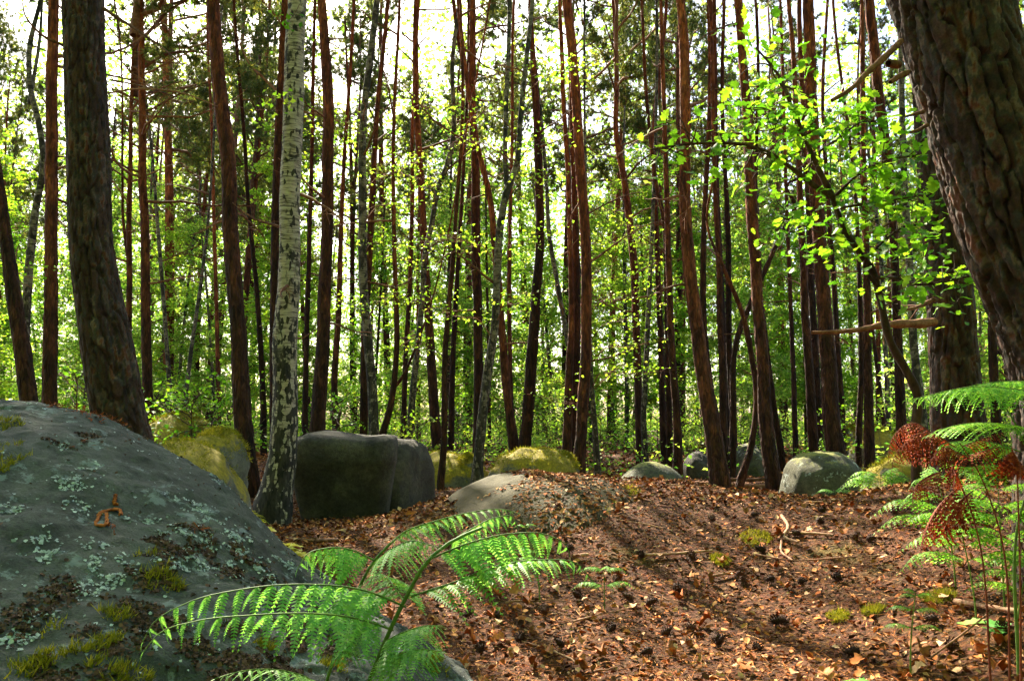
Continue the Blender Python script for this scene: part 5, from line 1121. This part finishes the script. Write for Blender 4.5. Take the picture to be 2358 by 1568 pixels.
parts = [litter_part(26000, 1.6, 5.2, 0.74, 0.008, 0.024, 0.3, 0.8, 1.3, 0.35, PAL, 0.014), litter_part(15000, 1.6, 5.5, 0.74, 0.015, 0.04, 0.45, 0.8, 1.3, 0.3, PAL, 0.02, True), litter_part(42000, 1.6, 6.0, 0.74, 0.03, 0.075, 0.025, 0.05, 1.4, 0.18, PAL[[1, 2, 5, 7, 0]], 0.018),
         litter_part(46000, 5.0, 13.0, 0.70, 0.02, 0.055, 0.35, 0.8, 1.0, 0.35, PAL, 0.02), litter_part(16000, 12, 26, 0.72, 0.06, 0.13, 0.4, 0.8, 1.0, 0.35, PAL, 0.03)]
nv = 0; VV, FF, CCo = [], [], []
for V, F, c in parts: VV.append(V); FF.append(F + nv); CCo.append(c); nv += len(V)
tag(obj('leaf_litter', mesh('leaf_litter', np.concatenate(VV), np.concatenate(FF), LITTER, False, np.minimum(np.concatenate(CCo), 1))), 'dry brown leaf and needle litter covering the forest floor', 'litter', kind='stuff')
# thin litter on top of the half buried rock and boulder
hb = bpy.data.objects['half_buried_rock']; bpy.context.view_layer.update()
Vr = np.array([hb.matrix_basis @ v.co for v in hb.data.vertices]); Nr = np.array([hb.matrix_basis.to_3x3() @ v.normal for v in hb.data.vertices])
kk = (Vr[:, 2] > ground_z(Vr[:, 0], Vr[:, 1]) - 0.03) & (Nr[:, 2] > 0.5) & (Vr[:, 0] + 0.35 * fbm(Vr * 5, 3, 3) > 0.02); Vr, Nr = Vr[kk], Nr[kk]
if len(Vr):
    n = 4200; q = rg.integers(0, len(Vr), n); Nq = Nr[q]; Pq = Vr[q] + np.cross(Nq, rg.normal(size=(n, 3))) * 0.025 + Nq * 0.006; L = rg.uniform(0.015, 0.045, n)
    V, F = leaf_quads(Pq, np.cross(Nq, rg.normal(size=(n, 3))), Nq + rg.normal(size=(n, 3)) * 0.3, L, L * rg.uniform(0.06, 0.7, n), 0.3)
    tag(obj('rock_litter', mesh('rock_litter', V, F, LITTER, False, np.repeat(PAL[rg.integers(0, len(PAL), n)], 4, 0))), 'drift of dry leaves spilling over the half buried rock', 'litter', kind='stuff')
# moss cushions in the litter
rg = np.random.default_rng(8); k_ = 0
for px, py, Y, rad_ in [(1660, 1292, 3.8, 0.05), (1740, 1240, 4.2, 0.08), (1930, 1420, 2.6, 0.045), (2160, 1375, 2.4, 0.06), (1330, 1150, 5.2, 0.25), (1300, 1125, 5.5, 0.22), (2010, 1405, 2.6, 0.04), (1420, 1130, 5.4, 0.15)]:
    b = hit(px, py); n = int(120 + 700 * rad_); a = rg.uniform(0, 6.28, n); q = rad_ * np.sqrt(rg.random(n)); x = b[0] + q * np.cos(a); y = b[1] + q * np.sin(a) * 1.3
    P = np.c_[x, y, ground_z(x, y)]; c = np.array([b[0], b[1], gz(b[0], b[1])])
    V, F = blades(P, np.tile([0, 0, 1.0], (n, 1)), rg, 0.010, 0.026, 0.0018, 5, 0.6)
    tag(obj('moss_tuft', mesh('moss_tuft', V - c, F, MOSS), None, c), 'low yellow green moss cushion growing through the leaf litter', 'moss', 'moss cushions in the litter', 'stuff')
# pine cones
def cone_mesh(seed):
    rg = np.random.default_rng(seed); A = Acc(); V, F = tube(np.array([[0, 0, z] for z in np.linspace(-0.5, 0.5, 7)]), [0.05, 0.22, 0.27, 0.26, 0.2, 0.12, 0.03], 7); A.add(V, F)
    for i in range(54):
        t = i / 54; z = -0.46 + 0.92 * t; a = i * 2.39996; r = 0.33 * math.sin(math.pi * (0.10 + 0.86 * t) ** 0.8) + 0.03; d = np.array([math.cos(a), math.sin(a), 0]); s = np.array([-math.sin(a), math.cos(a), 0])
        b = d * r * 0.55 + [0, 0, z - 0.03]; tp = d * r * 1.35 + [0, 0, z + 0.10]; wv = 0.10 * (1 - 0.5 * t)
        A.add([b - s * wv * 0.5, b + s * wv * 0.5, tp + s * wv, tp + d * 0.03 + [0, 0, 0.03], tp - s * wv, tp - [0, 0, 0.05]], [[0, 1, 2, 3], [0, 3, 4, 4][:4]] if False else [[0, 1, 2, 5], [5, 2, 3, 4], [0, 5, 4, 4]][:2])
    return A.build('pine_cone', CONE)
CONES = [cone_mesh(i) for i in range(3)]
def lay(name, me, label, cat, group, x, y, s, tilt=1.4, dz=0.02, flat=False):
    o = obj(name, me, None, (x, y, gz(x, y) + dz)); o.rotation_euler = ((R.gauss(0, 0.25), R.gauss(0, 0.25), R.uniform(0, 6.28)) if flat else (R.uniform(0.8, 2.1), R.uniform(-0.4, 0.4), R.uniform(0, 6.28))); o.scale = (s, s, s)
    return tag(o, label, cat, group)
for px, py in [(1125, 1490), (1250, 1410), (1290, 1490), (1540, 1455), (1580, 1455), (1490, 1395), (1170, 1420), (1330, 1380), (1700, 1340), (1780, 1350), (1810, 1440), (1640, 1200), (1720, 1330), (1420, 1380), (1800, 1450), (2140, 1440), (1740, 1500), (1690, 1490), (1200, 1480), (1080, 1420), (1600, 1290), (1750, 1280), (1840, 1230), (1900, 1210), (1930, 1330), (1980, 1240), (2010, 1250), (1660, 1480), (1500, 1520), (1930, 1500), (2300, 1460), (1300, 1270), (1400, 1330), (1560, 1370), (2060, 1180), (1880, 1180), (1760, 1190), (1480, 1290), (1850, 1350), (2180, 1490), (1130, 1330), (1420, 1460)]:
    b = hit(px, py); lay('pine_cone', CONES[R.randrange(3)], 'open dark brown pine cone lying in the leaf litter', 'pine cone', 'pine cones in the litter', b[0] + R.gauss(0, 0.02), b[1] + R.gauss(0, 0.03), R.uniform(0.045, 0.062), dz=0.018)
# larger fallen leaves one can pick out
FALL = []
for i in range(5):
    V = ov * np.array([1, 1.25, 2.2 + 0.8 * i]) - np.array([0.5, 0, 0]); V[:, 2] += 0.25 * (i - 1.5) * V[:, 0] ** 2 + 0.4 * np.abs(V[:, 1]) * (i % 2)
    c = PAL[[3, 0, 5, 1, 6][i]]; FALL.append(mesh('fallen_leaf', V, of, m_plain('dead_leaf_' + 'abcde'[i], [(0.3, c * 0.6), (0.5, c), (0.7, np.minimum(c * 1.35, 0.8))], 3, 0.8, 0.01), True))
cnt = 0
while cnt < 285:
    y = 1.75 + 3.2 * R.random() ** 1.25; x = R.uniform(-0.15, 0.68) * y
    if x < -0.2 and y < 3.4: continue
    q_ = R.randrange(5); sh = ('pale buff', 'tan', 'orange brown', 'dark rust', 'dull brown')[q_]; lay('fallen_leaf', FALL[q_], sh + ' dry curled fallen leaf on the forest floor', 'leaf', sh + ' fallen leaves on the forest floor', x, y, R.uniform(0.03, 0.075), dz=0.014, flat=True); cnt += 1
# sticks
def stick(label, pts, r0, r1, name='stick', mat=None, cat='stick', lift=0.008, group=None):
    C = []
    for p in pts:
        px, py = p[:2]; Y = p[2] if len(p) > 2 else 4.0
        b = hit(px, py) if len(p) < 3 else at(px, py, Y); C.append([b[0], b[1], gz(b[0], b[1]) + lift + (p[3] if len(p) > 3 else 0)])
    C = spline(np.array(C), 24); o = C.mean(0); rr = np.linspace(r0, r1, 24) * (1 + 0.12 * RNG.normal(size=24)); V, F = tube(C - o, rr, 8)
    return tag(obj(name, mesh(name, V, F, mat or TWIG, True), None, o), label, cat, group)
stick('crooked pale stick bent in a zigzag on the litter', [(1800, 1190), (1815, 1220), (1806, 1240), (1838, 1252)], 0.010, 0.008)
stick('straight pale stick lying off the crooked zigzag stick', [(1818, 1232), (1870, 1232), (1920, 1236)], 0.008, 0.006)
stick('short curved stick below the crooked zigzag stick', [(1800, 1250), (1800, 1275), (1825, 1295)], 0.007, 0.005)
stick('long thin reddish stalk arching across the litter', [(1740, 1290), (1830, 1305), (1930, 1300), (2040, 1292)], 0.004, 0.003, lift=0.03)
stick('slanting brown stalk leaning over the dead red frond', [(2130, 1215, 2.75, 0.02), (2200, 1190, 2.75, 0.05), (2270, 1170, 2.75, 0.08)], 0.004, 0.003)
stick('pale stick lying level on the mound side', [(1480, 1282), (1560, 1278), (1640, 1272)], 0.008, 0.006)
stick('broken brown stick near the tip of the bracken frond', [(1320, 1286), (1355, 1280)], 0.010, 0.008)
stick('grey stick at the edge of the litter by the grey boulder', [(660, 1245), (720, 1248), (780, 1246)], 0.016, 0.012)
stick('upright thin reddish twig stuck in the near litter', [(1475, 1530, 1.95), (1495, 1480, 1.97, 0.04), (1510, 1420, 2.0, 0.09)], 0.004, 0.002)
stick('pale split stick among the pine cones', [(2200, 1390), (2260, 1400), (2350, 1415)], 0.011, 0.009)
stick('short light stick beside the moss cushion', [(1640, 1330), (1690, 1320)], 0.008, 0.006)
stick('mossy dark stick by the mossy hump', [(1990, 1090), (2030, 1072), (2060, 1050)], 0.018, 0.012)
for i in range(26):
    y = R.uniform(1.9, 6); x = R.uniform(0.0, 0.62) * y; a = R.uniform(0, 3.14); L = R.uniform(0.06, 0.2)
    C = np.array([[x + math.cos(a) * L * t, y + math.sin(a) * L * t, 0] for t in np.linspace(-1, 1, 7)]); C[:, :2] += RNG.normal(size=(7, 2)) * 0.006; C[:, 2] = ground_z(C[:, 0], C[:, 1]) + 0.010
    V, F = tube(C - C[3], np.linspace(R.uniform(0.003, 0.006), 0.002, 7), 6); tag(obj('twig', mesh('twig', V, F, TWIG, True), None, C[3]), 'thin dry brown twig lying in the leaf litter', 'twig', 'twigs in the litter')
stick('thin fallen log nearest the leaning mound pine roots', [(1600, 1090, 10.6), (1640, 1086, 10.5), (1690, 1080, 10.4)], 0.03, 0.024, 'log', BRANCH, 'log', 0.03)['label'] = 'short thin fallen log between the two dark pines behind the mound'
stick('longer thin fallen log lying behind the crooked stem', [(1690, 1090, 10.2), (1740, 1082, 10.2), (1790, 1078, 10.2)], 0.035, 0.03, 'log', BRANCH, 'log', 0.04)
stick('fallen log at the foot of the red pine', [(1690, 1112, 9.3), (1730, 1112, 9.3), (1775, 1110, 9.35)], 0.035, 0.03, 'log', BRANCH, 'log', 0.03)
stick('dark fallen log under the crooked stem', [(1660, 1068, 11.2), (1720, 1066, 11.2), (1770, 1064, 11.2)], 0.03, 0.025, 'log', BRANCH, 'log', 0.04)
